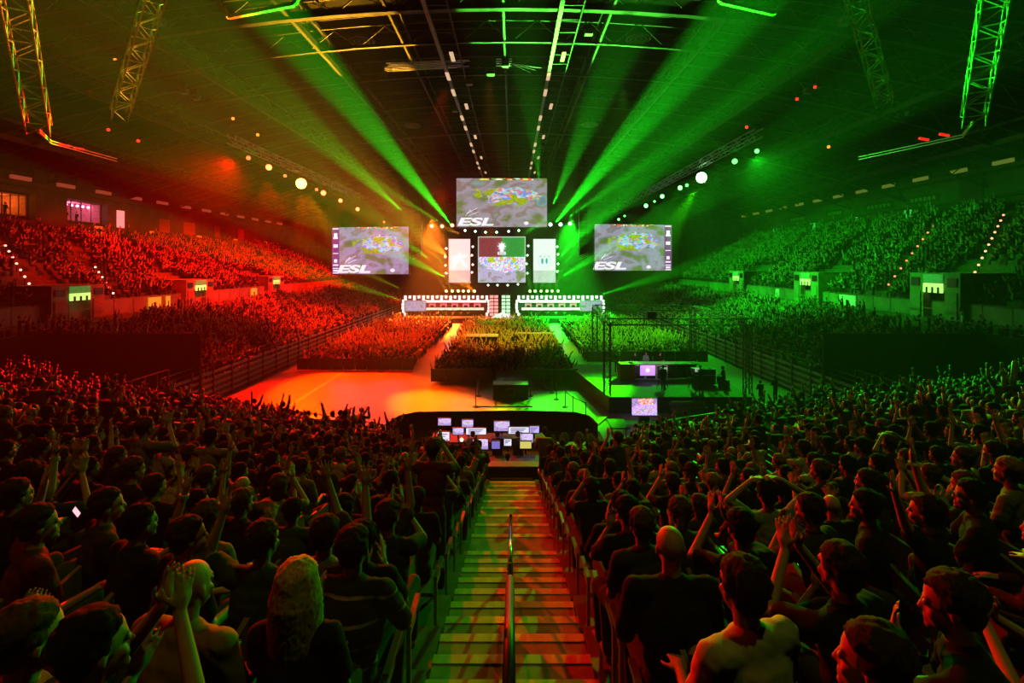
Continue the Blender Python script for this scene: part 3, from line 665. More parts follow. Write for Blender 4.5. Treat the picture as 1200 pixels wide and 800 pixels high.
for k,(x0,x1,py,yy) in enumerate(((500,536,261,84.5),(641,674,261,84.5),(540,613,268,86.5),(568,611,331,90.7))):
    t = thing('lamp_bar', f"{['short bar left of','short bar right of','long bar beneath','bar beneath the square screen, far below'][k]} the largest screen holding lamps", 'bar')
    MB().beam(P(x0,py,yy),P(x1,py,yy),.12).build('tube', M_blk, t)
    for x in (x0+1,x1-1): p = P(x,py,yy); MB().beam(p,(p.x,p.y,zr(p.x)+2.5),.05).build('hanging_cable', M_blk, t)
# side truss lamps
RL = [(291,185,'r',.35),(315,196,'R',.55),(334,206,'r',.3),(353,215,'B',1.1),(371,222,'r',.35),(379,226,'R',.6),(399,235,'R',.5),(419,245,'R',.55),(450,260,'r',.35),(467,257,'r',.4),(477,257,'r',.4)]
for j,(px,py,kd,r) in enumerate(RL):
    Y = 25.6*600/(600-px)
    lamp(P(px,py,Y), CAMV, (1,.10,.03) if kd!='B' else (1,.35,.05), {'r':4,'R':9,'B':14}[kd], f"{nth(j)} red lamp from the near end of the left lighting truss", 'red lamps on the left truss', r*.62)
GL = [(887,177,'g',.35),(861,189,'g',.45),(822,208,'B',1.05),(805,217,'g',.35),(797,220,'G',.5),(776,230,'G',.5),(767,236,'g',.3),(757,241,'G',.55),(732,253,'g',.35),(725,257,'G',.4)]
for j,(px,py,kd,r) in enumerate(GL):
    Y = 21.7*600/(px-600)
    lamp(P(px,py,Y), CAMV, (.10,1,.12) if kd!='B' else (.35,1,.35), {'g':4,'G':9,'B':14}[kd], f"{nth(j)} green lamp from the near end of the right lighting truss", 'green lamps on the right truss', r*.62)
tag(lattice(MB(), (-25.8,47,21.5), (-25.8,110,21.5), .7, 1.6, .09, .05).build('lighting_truss', M_alu), 'long lighting truss over the red-lit left stand', 'truss')
tag(lattice(MB(), (21.7,45,21.6), (21.7,110,21.6), .7, 1.6, .09, .05).build('lighting_truss', M_alu), 'long lighting truss over the green-lit right stand', 'truss')
for k,(x0,x1,py) in enumerate(((465,535,244),(645,735,241))):
    tag(lattice(MB(), P(x0,py,82), P(x1,py,82), .7, 1.4, .08, .05).build('cross_truss', M_blk), f"short black truss {'left' if k==0 else 'right'} of the largest screen", 'truss')
    for j in range(4):
        p = P(x0+8+j*(x1-x0-16)/3, py-5, 82); t = thing('moving_head', f"{nth(j)} black moving-head lamp on the short truss {'left' if k==0 else 'right'} of the largest screen", 'light', p, 0, 'moving heads on the short trusses')
        MB().box(-.5,.5,-.35,.35,0,.3).build('base', M_blk, t); MB().box(-.55,-.4,-.15,.15,.3,1.2).build('yoke_arm', M_blk, t); MB().box(.4,.55,-.15,.15,.3,1.2).build('yoke_arm', M_blk, t); MB().tube((0,-.1,.7),(0,-.3,1.5),.35,.28,10).build('head', M_blk, t)
for k,px in enumerate((490,683)):
    t = thing('speaker_array', f"tall curved black line-array speaker hanging {'left' if k==0 else 'right'} of the largest screen", 'speaker', P(px,238,80))
    cab = MB().box(-.62,.62,-.5,.5,-.28,.28).mesh('cabinet', M_blk)
    for j in range(14):
        c_ = link('cabinet', cab, t, (0,-.02*j*j*.12,-.3-j*.57)); c_.rotation_euler = (.018*j,0,0)
    MB().beam((0,0,0),(0,0,zr(t.location.x)+2.5-t.location.z),.08).build('chain', M_blk, t); MB().box(-.7,.7,-.6,.6,0,.25).build('fly_frame', M_blk, t)
    for j in range(3): MB().beam((-.7,-.9,-8.3-j*.25),(.7,-.9,-7.7-j*.25),.06).build('steel_tip', M_alu, t)

# beams in the haze
def beam(s, e, col, pw, ang, bl=.35): spot(P(s[0], s[1], s[2]-4.5), P(*e), col, pw, ang, bl, .12)
BP = 2700000
beam((528,262,84),(318,8,26),GREEN,BP*4.2,3.6,.6); beam((518,262,84),(225,78,26),GREEN,BP*1.1,2.2,.6)
beam((470,246,84),(335,125,30),GREEN,BP*1.4,3.0,.6); beam((505,305,84),(395,225,34),GREEN,BP*.9,2.6)
beam((650,262,84),(868,6,26),GREEN,BP*5.0,4.0,.6); beam((665,255,84),(940,66,28),GREEN,BP*1.6,2.6,.6)
beam((648,240,84),(745,10,26),GREEN,BP*1.1,3.6,.6); beam((632,214,79),(612,6,28),GREEN,BP*.25,4)
beam((500,268,84),(200,190,34),GREEN,BP*.3,2.4,.6); beam((510,300,86),(360,200,36),(1,.18,.01),BP*.4,4,.7); beam((520,310,86),(440,215,40),GREEN,BP*.5,2.4)
beam((662,268,84),(990,150,34),GREEN,BP*.6,2.6,.6); beam((662,290,86),(830,160,34),GREEN,BP*.9,3.4,.6); beam((660,310,86),(735,225,40),GREEN,BP*.6,2.6)
beam((540,275,85),(495,255,60),(1,.35,.02),BP*.3,5); beam((612,275,85),(655,250,60),GREEN,BP*.3,5); beam((555,335,90),(470,290,50),(1,.3,.01),BP*.4,3)
spot((11,35.2,6.0),(11,41.5,2.4),(1,.75,.6),900,40,.6,.2)  # fill spot added to brighten the people at the analyst desk
beam((705,345,88),(900,285,40),GREEN,BP*1.0,3); beam((657,325,88),(860,205,36),GREEN,BP*1.3,4); beam((657,300,88),(770,170,34),GREEN,BP*1.2,4.5)
beam((472,352,88),(290,298,40),LIME,BP*.6,2.6); beam((522,325,88),(385,255,36),GREEN,BP*1.2,3); beam((472,340,88),(210,215,40),(.5,.6,0),BP*.35,4)
beam((524,300,88),(440,230,40),(1,.3,.02),BP*.8,6); beam((560,345,88),(505,300,60),(1,.2,.01),BP*.6,8)
for k in range(5):
    beam((523+k*7,341,90),(490+k*10,285,70),(1,.45,.02),BP*.16,7)
    beam((621+k*7,341,90),(615+k*14,285,70),(.1,1,.05),BP*.13,7)
# red and green bursts around the big truss lamps, amber haze at the stage left, green at right
def halo(p, side, col, pw, ang=120): spot(p, Vector(p)+Vector((side*8,-8,-8)), col, pw, ang, .5, .4)
halo(P(353,215,60.5), -1, (1,.08,.002), 3000); halo(P(315,196,51.5), -1, (1,.02,.001), 2000); halo(P(822,208,56.5), 1, (.02,1,.02), 3600)
halo(P(506,268,80), -.5, (1,.12,.005), 3500, 110); halo(P(668,268,80), .5, (.03,1,.02), 3500, 110)
for px in (379,399,419): spot(P(px,238,74)+Vector((0,0,-.5)),P(px-4,330,74),RED,2600,50,.5)
for px in (757,740): spot(P(px,243,80)+Vector((0,0,-.5)),P(px+2,330,80),GREEN,1800,50,.5)
spot(P(505,255,93),P(520,360,86),(1,.16,.01),1100000,66,.8); spot(P(575,255,93),P(575,380,86),(1,.22,.02),90000,60,.8)
spot(P(670,255,93),P(655,360,86),GREEN,1100000,66,.8)

# ------------------------------------------------------------------ analyst set on the right floor
t = thing('analyst_platform', 'low dark platform of the analyst set on the right side of the floor', 'platform', (0,0,0))
pl = [(5.3,44),(6.6,34.6),(16.2,34.6),(16.6,46),(5.3,46)]
b = MB(); n = len(pl); b.add([(x,y,0) for x,y in pl]+[(x,y,1.07) for x,y in pl], [tuple(range(n,2*n))]+[(i,(i+1)%n,(i+1)%n+n,i+n) for i in range(n)]); b.build('deck', M_grey, t)
MB().beam((5.27,44,.54),(6.56,34.6,.54),.06,1.06).build('side_fascia', M_redp, t); MB().box(6.6,16.2,34.5,34.6,0,1.07).build('front_fascia', M_bcl, t)
for j in range(3): MB().box(10.6,12.9,33.3+j*.42,34.5,.0,.28+j*.3).build('step', M_step, t)
t = thing('set_truss', 'black box-truss frame standing over the analyst set', 'truss')
cs = [(6.5,35),(16.1,35),(16.1,45.6),(7.6,47)]; hz = 6.1
for i,(x,y) in enumerate(cs): lattice(MB(), (x,y,1.07 if i != 3 else 1.07), (x,y,hz), .42, .8, .06, .03).build('tower', M_blk, t)
for i in range(4): lattice(MB(), (*cs[i],hz), (*cs[(i+1)%4],hz), .42, .9, .06, .03).build('top_truss', M_blk, t)
tag(MB().box(9.2,9.8,34.8,35.2,6.35,6.8).build('truss_floodlight', M_blk), 'small black floodlight on top of the analyst set truss', 'light')
t = thing('analyst_desk', 'curved analyst desk with a red end panel and white-framed front panels', 'desk', (9.2,40,1.07), .0)
b = MB().box(-.85,.3,-.5,.5,0,1.25).build('end_panel', M_redp, t)
prev = None
for i in range(6):
    x = .3+i*.85; y = -.35+.09*(i-1)**2*.5
    MB().box(x,x+.8,y,y+.08,.05,1.15).build('front_panel', M_blk, t); fr = frame4(MB(), x+.04, x+.76, .1, 1.1, .04, .03).build('panel_frame', mat('frame_white', (.7,.8,.7), .5), t); fr.location.y = y-.03
MB().box(-.1,5.3,-.35,.7,1.17,1.25).build('desk_top', mat('desk_top_green', (.3,.5,.3), .3), t)
t = thing('desk_monitor', 'violet lit monitor mounted on the front of the analyst desk', 'screen', (10.4,39.3,1.9))
MB().box(-.58,.58,-.04,.04,-.4,.4).build('display', mat('violet_screen', emit=(.62,.28,1), strength=1.2, vary=.1), t); frame4(MB(), -.58,.58,-.4,.4,.05,.05).build('bezel', M_blk, t); MB().ball((0,-.06,0),.15,.02,.15).build('pale_mark', W_GLOW, t)
t = thing('floor_monitor', 'large violet monitor standing on the floor before the analyst platform', 'screen', (8.42,32.6,.55))
MB().box(-.8,.8,-.05,.05,-.12,.95).build('display', footage('foot_floor', 1.6, 1.2, 1.5, tint=(1.1,.8,1.6), seed=5, scale=1.2, busy=1.5), t); frame4(MB(), -.8,.8,-.12,.95,.05,.07).build('bezel', M_blk, t); MB().box(-.3,.3,-.2,.2,-.55,-.17).build('stand', M_blk, t)
for k,(x,y) in enumerate(((13.1,36.8),(10.9,37.0))):
    t = thing('studio_camera', f"black broadcast camera on a tripod before the analyst desk, {'right' if k==0 else 'left'} one", 'camera', (x,y,1.07))
    for j in range(3): a = 2*PI*j/3+.4; MB().beam((.45*math.cos(a),.45*math.sin(a),0),(0,0,1.1),.05).build('tripod_leg', M_blk, t)
    MB().box(-.16,.16,-.4,.3,1.15,1.5).build('camera_body', M_blk, t); MB().tube((0,.3,1.32),(0,.62,1.32),.1,.12).build('camera_lens', M_blk, t); MB().box(-.14,.14,-.62,-.5,1.35,1.6).build('viewfinder', mat('viewfinder_glow', emit=(.5,.8,.5), strength=.5), t)
t = thing('flight_case', 'boxy black flight case on the right of the analyst platform', 'case', (14.3,38.2,1.07)); MB().box(-.75,.75,-.4,.4,.1,1.2).build('case_body', M_blk, t); MB().box(-.77,.77,-.42,.42,.75,.8).build('lid_band', M_steel, t)
tag(MB().beam((4.5,30.8,.05),(5.9,33.3,.12),.55,.06).build('ramp', mat('ramp_wood', (.7,.5,.2), .6)), 'pale narrow ramp at the near left corner of the analyst platform', 'ramp')
tag(MB().beam((6.6,33.6,.06),(7.9,31.6,.06),.5,.05).build('cable_cover', M_redp) if False else MB().box(6.1,7.2,31.2,33.4,0,.05).build('floor_mat', M_grey), 'small dark mat on the floor left of the floor monitor', 'mat')

# ------------------------------------------------------------------ centre floor: table, posts, riser
t = thing('side_table', 'black-skirted table with a yellow-lit top at the centre of the floor', 'table', (-.1,38.6,0))
MB().box(-1.3,1.3,-.6,.6,0,1.05).build('skirt', M_bcl, t); MB().box(-1.32,1.32,-.62,.62,1.05,1.1).build('table_top', mat('table_pale', (.8,.75,.35), .5), t); frame4(MB(), -.25,.25,.35,.8,.04,.03).build('square_mark', M_redp, t).location.y = -.62
for k,(x,y,h) in enumerate(((-2.55,39,1.15),(-2.55,36,1.15),(1.4,39,1.15),(1.45,42,1.15),(3.1,40,1.1),(3.3,38,1.1),(3.75,36,1.1),(4.1,34.4,1.1),(4.75,33,1.1),(2.6,41.2,1.1))):
    t = thing('barrier_post', f"{nth(k)} slim black queue post on the open centre floor, counted from the left", 'post', (x,y,0), 0, 'queue posts on the centre floor')
    MB().tube((0,0,0),(0,0,.04),.22,.2,12).build('base', M_blk, t); MB().tube((0,0,0),(0,0,h),.035,n=8).build('pole', M_blk, t); MB().tube((0,0,h),(0,0,h+.08),.05,n=8).build('cap', M_blk, t)
for k,(a,b_) in enumerate((((-2.55,39),(-2.55,36)),((-2.55,36),(1.45,36.0)),((3.75,36),(4.1,34.4)),((4.1,34.4),(4.75,33)))):
    tag(MB().beam((*a,1.08 if k!=1 else .03),(*b_,1.08 if k!=1 else .03),.02,.06).build('barrier_belt', M_blk), f"{nth(k)} black belt strung between the queue posts", 'belt', 'belts between the queue posts')
struct(MB().box(-6.6,5.4,60,64,0,.5).build('trim_10', M_blk), 'low riser between the centre floor blocks')
t = thing('camera_riser', 'white-topped camera platform amid the centre floor crowd', 'platform', (-3.3,59.5,0)); MB().box(-2.3,1.7,-1,1,1.75,1.85).build('top', M_white, t); MB().box(-2.2,1.6,-.9,.9,0,1.75).build('body', M_bcl, t)
tag(MB().box(.3,4.6,61,61.6,1.75,1.85).build('camera_track', M_white), 'white strip track beside the camera platform in the crowd', 'track')
for k,(x0,x1,y) in enumerate(((-20.3,-9.3,48.3),(-6.9,-1.8,43.4),(1.5,5.6,43.4),(7.6,20,52.2))):
    t = thing('crowd_barrier', f"{['leftmost red-lit','centre left','centre right','far right green-lit'][k]} black crowd barrier in front of a floor block", 'barrier', ((x0+x1)/2,y,0))
    w = x1-x0; n = max(2,int(w/1.1))
    for j in range(n): MB().box(-w/2+j*w/n+.03,-w/2+(j+1)*w/n-.03,-.04,.04,.1,1.1).build('panel', M_blk, t)
    MB().beam((-w/2,0,1.13),(w/2,0,1.13),.07).build('top_bar', M_blk, t)

# ------------------------------------------------------------------ control desk at the foot of the near stand
b = MB(); vs_ = []; pts = [(-5.6,22.9),(-5.3,24.1),(-4.6,24.7),(0,24.9),(3,24.7),(3.6,24.1),(3.8,22.9)]
for i in range(len(pts)-1): b.beam((*pts[i],1.45),(*pts[i+1],1.45),.08,2.9)
tag(b.build('partition', M_bcl), 'curved black partition behind the control desks', 'partition')
MD = []
def monitor(px, py, w, h, Y, kind, lab, tilt=0):
    p = P(px,py,Y); t = thing('monitor', lab, 'screen', p, tilt)
    mt = {'v': mat('mon_violet', emit=(.55,.42,1), strength=1.1, vary=.3, scale=14), 'w': mat('mon_white', emit=(.8,.8,1), strength=1.1, vary=.3, scale=14), 'g': None, 'b': mat('mon_blue', emit=(.25,.2,.7), strength=.8, vary=.5, scale=10), 'y': mat('mon_yellow', emit=(.75,.65,.15), strength=.9)}[kind]
    if mt is None: mt = footage('mon_grid%d' % (px), w, h, 1.3, tint=(1.2,1.0,1.7), seed=px*.37, scale=1.3, busy=1.2, sample=True)
    MB().box(-w/2,w/2,-.02,.02,-h/2,h/2).build('display', mt, t); frame4(MB(), -w/2,w/2,-h/2,h/2,.025,.03).build('bezel', M_blk, t)
    MB().box(-.03,.03,.03,.07,-h/2-.25,h/2).build('stand', M_blk, t)
    if kind in 'vw':
        for j in range(3): MB().box(-w*.4,w*.35-j*.08,-.03,-.022,h*(.25-j*.25)-.02,h*(.25-j*.25)+.02).build('text_line', mat('mon_line', emit=(.3,.25,.5), strength=.6), t)
    return t
monitor(521,494,.55,.3,22,'g','upper left violet monitor over the control desk'); monitor(548,496,.48,.32,22,'g','second upper monitor of the control desk from the left')
monitor(588,499,.66,.42,22,'g','upper pair-screen monitor over the middle of the control desk'); monitor(537,505,.45,.28,21.4,'g','grid monitor left of centre on the control desk')
monitor(558,505,.82,.26,21.2,'w','wide white monitor centre left on the control desk'); monitor(608,504,.85,.27,21.2,'w','wide white monitor right of centre on the control desk'); monitor(626,503,.4,.27,21.2,'v','small violet monitor at the upper right of the control desk')
monitor(520,511,.44,.34,20,'w','white laptop-like monitor at the left end of the control desk'); monitor(563,520,.56,.38,19,'g','green and violet grid monitor in the front row'); monitor(581,521,.3,.28,19,'b','dim blue monitor in the front row'); monitor(595,518,.27,.24,19,'w','small bright white monitor in the front row')
monitor(617,513,.5,.36,20,'g','tall grid monitor at the right of the control desk'); monitor(616,521,.42,.26,19.2,'y','yellow and blue monitor at the right front of the control desk')
t = thing('control_desk', 'rear black control desk carrying rows of monitors', 'desk', (-1.2,21.3,2.0)); MB().box(-2.2,2.6,-.35,.8,.68,.74).build('desk_top', M_blk, t)
for x in (-2.1,0,2.5): MB().box(x-.04,x+.04,-.3,.7,0,.68).build('leg', M_blk, t)
t = thing('control_desk', 'front black control desk nearest the seats', 'desk', (-.3,18.9,2.0)); MB().box(-1.8,2.0,-.35,.6,.68,.74).build('desk_top', M_blk, t)
for x in (-1.7,1.9): MB().box(x-.04,x+.04,-.3,.5,0,.68).build('leg', M_blk, t)
t = thing('desk_lamp', 'small glowing amber lamp on the control desk', 'lamp', P(541,515,20)); MB().ball((0,0,0),.07,n=8,m=5).build('bulb', mat('lamp_amber', emit=(1,.45,.15), strength=7), t); MB().beam((0,0,-.4),(0,0,0),.02).build('stem', M_blk, t)
dl = bpy.data.lights.new('desk_lamp_light','POINT'); dl.color=(1,.25,.05); dl.energy=8; dl.shadow_soft_size=.08; do = bpy.data.objects.new('desk_lamp_light',dl); COL.objects.link(do); do.location = P(541,515,19.8)
t = thing('equipment_table', 'table with green-lit equipment at the right of the control deck', 'table', (2.2,20.6,2.0)); MB().box(-.9,1.3,-.4,.4,.68,.74).build('table_top', mat('greenish_top', (.2,.6,.3), .5), t)
for x in (-.8,1.2): MB().box(x-.04,x+.04,-.3,.3,0,.68).build('leg', M_blk, t)
for j,(x,r) in enumerate(((-.1,.2),(.5,.22),(.95,.17))): MB().ball((x,0,1.0),r,r*.6,r*1.3).build('equipment_cover', mat('cover_cloth', (.5,.5,.25), .9), t)
t = thing('rear_counter', 'black counter closing the foot of the central stairs', 'counter', (-.1,16.75,2.0)); MB().box(-1.9,1.9,-.12,.12,0,1.45).build('front', M_bcl, t); MB().box(-2.0,2.0,-.25,.2,1.45,1.5).build('top', mat('counter_top', (.25,.2,.15), .4), t)
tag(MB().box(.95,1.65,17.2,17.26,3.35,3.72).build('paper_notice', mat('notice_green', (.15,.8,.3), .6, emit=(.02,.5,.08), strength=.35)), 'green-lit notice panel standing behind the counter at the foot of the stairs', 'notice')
for k,sd in enumerate((-1,1)):
    t = thing('stair_rail', f"short twin handrail at the {'left' if sd<0 else 'right'} end of the control deck", 'railing', (0,0,0))
    for j in range(3): MB().beam((sd*(3.2+j*.3),17.2,4.0-.1*j),(sd*(2.6+j*.3),19.8,3.0),.04).build('rail', M_rail, t); MB().beam((sd*(3.2+j*.3),17.2,2.0),(sd*(3.2+j*.3),17.2,4.0-.1*j),.04).build('post', M_rail, t)

# ------------------------------------------------------------------ people
SKIN = [mat('skin_%d' % i, c, .55, vary=.08, scale=20) for i, c in enumerate(((.62,.40,.30),(.50,.31,.22),(.70,.47,.36),(.30,.17,.11)))]
HAIR = [mat('hair_%s' % k, c, .85, vary=.45, scale=60, bump=.3, spec=.12) for k, c in (('black',(.015,.012,.01)),('dark brown',(.05,.03,.018)),('brown',(.12,.07,.035)),('sandy',(.30,.20,.09)),('blonde',(.62,.47,.24)))]
_m = HAIR[4].node_tree; _mp = _m.nodes.new('ShaderNodeMapping'); _mp.inputs['Scale'].default_value = (2.2,2.2,.08); _tc = _m.nodes.new('ShaderNodeTexCoord')
_m.links.new(_tc.outputs['Object'], _mp.inputs[0])
for q in _m.nodes:
    if q.type == 'TEX_NOISE': _m.links.new(_mp.outputs[0], q.inputs['Vector'])
HAIRN = ['black','dark brown','brown','sandy','blonde']
CL = [('black',(.02,.02,.022)),('charcoal',(.06,.06,.065)),('dark blue',(.03,.05,.12)),('grey',(.22,.22,.23)),('white',(.62,.62,.60)),('dark green',(.04,.11,.05)),('maroon',(.16,.03,.03)),('khaki',(.30,.26,.16)),('pale blue',(.30,.40,.50))]
CLOTH = [mat('cloth_'+n.replace(' ','_'), c, .9, vary=.2, scale=7, bump=.25, spec=.15) for n, c in CL]
JEANS = mat('denim', (.04,.05,.08), .9, vary=.25, scale=12); SHOEM = mat('shoe_rubber', (.10,.10,.10), .6); SOLE = mat('shoe_sole', (.6,.58,.5), .6)
EYE = mat('eye_white', (.75,.75,.75), .2, vary=.02)

def remesh(mb, name, mate, voxel, smooth_it=2):
    me = mb.mesh('tmp', mate); o = bpy.data.objects.new('tmp', me); COL.objects.link(o)
    m = o.modifiers.new('r', 'REMESH'); m.mode = 'VOXEL'; m.voxel_size = voxel; m.use_smooth_shade = True
    s = o.modifiers.new('s', 'SMOOTH'); s.factor = .5; s.iterations = smooth_it
    dg = bpy.context.evaluated_depsgraph_get(); r = bpy.data.meshes.new_from_object(o.evaluated_get(dg)); r.name = name
    bpy.data.objects.remove(o); bpy.data.meshes.remove(me); r.materials.clear(); r.materials.append(mate); return r
V = Vector
from mathutils import noise as mn
def folds(me):
    ns = [v.normal.copy() for v in me.vertices]
    for v, n in zip(me.vertices, ns):
        p = v.co; q = mn.noise(V((p.x*9+3, p.y*9, p.z*16+p.x*14))); r = mn.noise(V((p.x*22, p.y*22, p.z*30)))
        v.co = p+n*((.8-abs(q)*2)*.006+r*.002)
    me.update(); return me
def wear(t, d, what, side=1):
    if what == 'band' or what == 'watch':
        wr, dr = d['wr'][side]; p = wr-dr*.03; MB().tube(p-dr*.012, p+dr*.012, .034, n=12).build('wristband' if what == 'band' else 'wristwatch', mat('band_pale', (.6,.7,.5), .5) if what == 'band' else M_steel, t)
    if what == 'glasses':
        b = MB(); hp = d['hp']
        for s in (-1,1):
            for i in range(8):
                a0, a1 = 2*PI*i/8, 2*PI*(i+1)/8; b.beam(hp(s*.032+.022*math.cos(a0),.098,.008+.017*math.sin(a0)), hp(s*.032+.022*math.cos(a1),.098,.008+.017*math.sin(a1)), .004)
            b.beam(hp(s*.055,.098,.012), hp(s*.082,-.01,.010), .004)
        b.beam(hp(-.01,.1,.01), hp(.01,.1,.01), .004); b.build('glasses', M_blk, t)
def hand(mb, wrist, d, n, s, splay=.12, curl=.25, sc=1.0):
    """palm, four fingers of unequal length and a thumb from the side of the palm; d = pointing direction, n = palm normal, s = thumb side sign"""
    d = V(d).normalized(); n = V(n); n = (n-d*n.dot(d)).normalized(); w = d.cross(n).normalized()*s
    R = Matrix((w, d, n)).transposed()
    mb.ball(wrist+d*.05*sc, .041*sc, .056*sc, .017*sc, n=12, m=8, R=R)
    mb.cap(wrist, wrist+d*.05*sc, .024*sc, .026*sc)
    for i, (off, L) in enumerate(((.030,.068),(.010,.078),(-.011,.072),(-.031,.056))):
        b0 = wrist+d*.088*sc+w*off*sc; dd = (d+w*(splay*off/.03*1.2)+n*curl*.3).normalized(); p1 = b0+dd*L*.5*sc
        d2 = (dd+n*curl).normalized(); p2 = p1+d2*L*.5*sc
        mb.cap(b0, p1, .0088*sc, .0082*sc, 7); mb.cap(p1, p2, .0082*sc, .0068*sc, 7)
    b0 = wrist+d*.03*sc+w*.032*sc; p1 = b0+(d*.7+w*.75+n*.15).normalized()*.042*sc; p2 = p1+(d*.95+w*.3+n*.25).normalized()*.034*sc
    mb.cap(b0, p1, .0125*sc, .0105*sc, 7); mb.cap(p1, p2, .0105*sc, .008*sc, 7)
ARM = {  # elbow and wrist offsets from the shoulder (x is outward), hand direction, palm normal
 'lap': ((.05,.06,-.28),(-.07,.29,-.30),(-.45,.9,-.05),(0,0,-1)),
 'clap': ((.07,.13,-.24),(-.13,.33,-.07),(-.12,.55,.8),(-1,.1,.1)),
 'clapup': ((.06,.24,-.06),(-.13,.30,.19),(-.1,.25,.95),(-1,.1,0)),
 'up': ((.09,.10,.26),(.05,.16,.51),(0,.05,1),(0,1,0)),
 'upv': ((.17,.08,.22),(.26,.12,.46),(.3,.05,.95),(0,1,0)),
 'bent': ((.22,.02,.18),(-.02,.06,.33),(-.9,.1,.3),(0,0,-1)),
 'wave': ((.24,.10,.06),(.17,.14,.32),(-.2,.1,.95),(0,1,0)),
 'chin': ((.02,.25,-.22),(-.11,.22,.02),(-.2,.1,.9),(0,-1,0)),
 'knee': ((.08,.14,-.25),(.0,.36,-.36),(0,.9,-.4),(0,0,-1)),
}
def figure(name, pose='sit', arms=('lap','lap'), hair='short', lean=0.06, turn=0.0, sleeve='short', build=1.0, voxel=.0085, nod=0.0, hat=False):
    sit = pose == 'sit'; z0 = .50 if sit else .94
    sh = z0+.53; pel = V((0,0,z0)); ch = V((0,lean*.6,z0+.30)); nb = V((0,lean,sh+.045)); hd = V((0,lean+.045,sh+.198)); bw = .175*build
    B = MB(); S = MB(); T = MB(); H = MB(); F = MB(); E = MB()
    # trunk
    for q, g in ((B, 0.0), (S, .016)):
        q.ball(pel+V((0,0,.04)), .155*build+g, .115*build+g, .14, n=14, m=9)
        q.ball(pel+V((0,lean*.3,.17)), .140*build+g, .105*build+g, .16, n=14, m=9)
        q.ball(ch+V((0,0,.02)), .165*build+g, .115*build+g, .20, n=14, m=9)
        q.ball(V((0,lean*.8,sh-.13)), .168*build+g, .105*build+g, .15, n=14, m=9)
        q.cap(V((-bw,lean,sh-.01)), V((bw,lean,sh-.01)), .058+g*.8, n=10)
        q.ball(V((0,lean,sh-.0)), .13, .075+g*.7, .075+g*.6, n=12, m=8)
    B.cap(nb-V((0,0,.06)), hd-V((0,.02,.05)), .056, .052, n=10)
    # head
    Rh = Matrix.Rotation(turn, 3, 'Z') @ Matrix.Rotation(-nod, 3, 'X')
    def hp(x, y, z): return hd+Rh @ V((x, y, z))
    B.ball(hp(0,-.008,.035), .077, .094, .088, n=16, m=11, R=Rh); B.ball(hp(0,.030,-.035), .058, .062, .080, n=14, m=9, R=Rh)
    B.cap(hp(0,.086,.010), hp(0,.102,-.026), .009, .013, 7); B.ball(hp(0,.078,-.095), .024,.022,.018, n=8, m=6)
    B.ball(hp(0,.086,-.058), .023,.013,.008, n=8, m=6, R=Rh); B.ball(hp(0,.086,-.071), .020,.012,.008, n=8, m=6, R=Rh)
    B.cap(hp(-.042,.074,.030), hp(.042,.074,.030), .011, n=7)
    for s in (-1,1):
        B.ball(hp(s*.078,-.012,-.008), .010,.020,.032, n=8, m=6, R=Rh); B.ball(hp(s*.038,.062,-.032), .024,.022,.022, n=8, m=6)
        E.ball(hp(s*.031,.078,.008), .0135, n=8, m=6)
    # hair
    if hair in ('short','mid','long','tail'):
        H.ball(hp(0,-.026,.058), .086,.096,.080, n=16, m=10, R=Rh); H.ball(hp(0,-.060,.0), .074,.056,.078, n=14, m=9, R=Rh)
        for s in (-1,1): H.ball(hp(s*.070,-.012,.030), .018,.034,.040, n=8, m=6, R=Rh)
        hr2 = random.Random(len(name)*7+3)
        for i in range(150):
            th = hr2.uniform(0, 2*PI); el_ = math.asin(hr2.uniform(-.35 if math.sin(th) < .2 else .35, 1))
            q = V((.087*math.cos(el_)*math.cos(th), -.028+.097*math.cos(el_)*math.sin(th), .056+.082*math.sin(el_))); H.ball(hp(*q), .0125+hr2.random()*.007, n=6, m=4)
    if hair == 'mid': H.ball(hp(0,-.05,-.045), .088,.062,.095, n=14, m=9, R=Rh)
    if hair == 'long':
        H.ball(hp(0,-.055,-.08), .085,.045,.14, n=14, m=9, R=Rh)
        for i in range(17):
            a = PI+ (i-8)*.2; x, y = .075*math.sin(a)*-1, .080*math.cos(a)
            H.cap(hp(x*.85,y*.95-.02,.085), hp(x*1.25,y*1.25-.03,-.04), .032,.032,8); H.cap(hp(x*1.25,y*1.25-.03,-.04), hp(x*1.35,y*1.15-.035,-.20), .030,.031,8); H.cap(hp(x*1.35,y*1.15-.035,-.20), hp(x*1.45,y*.9-.06,-.42-.025*(i%3)), .031,.010,8)
    if hair == 'tail': H.cap(hp(0,-.11,.03), hp(0,-.15,-.05), .03, .035); H.cap(hp(0,-.15,-.05), hp(0,-.14,-.17), .035,.014)
    if hat:
        H.ball(hp(0,-.01,.062), .092,.103,.078, n=16, m=10, R=Rh); H.cap(hp(-.04,.11,.055), hp(.04,.11,.055), .018, n=8); H.cap(hp(-.03,.15,.05), hp(.03,.15,.05), .014, n=8)
    # arms
    WRS = []
    for s, a in ((-1,arms[0]),(1,arms[1])):
        e, w, d, n = ARM[a]; so = V((s*(bw+.005),lean,sh-.01)); el = so+V((s*e[0],e[1],e[2])); wr = so+V((s*w[0],w[1],w[2]))
        WRS.append((wr, V((s*d[0],d[1],d[2])).normalized()))
        B.cap(so, el, .046*build, .037*build, n=10); B.cap(el, wr, .037*build, .025, n=10)
        hand(B, wr, (s*d[0],d[1],d[2]), (s*n[0],n[1],n[2]), -s if a in ('lap','knee') else (-s if a not in ('clap','clapup') else s), splay=.25 if a in ('up','upv','wave') else .1, curl=.12 if a in ('up','upv','wave','clap','clapup') else .5)
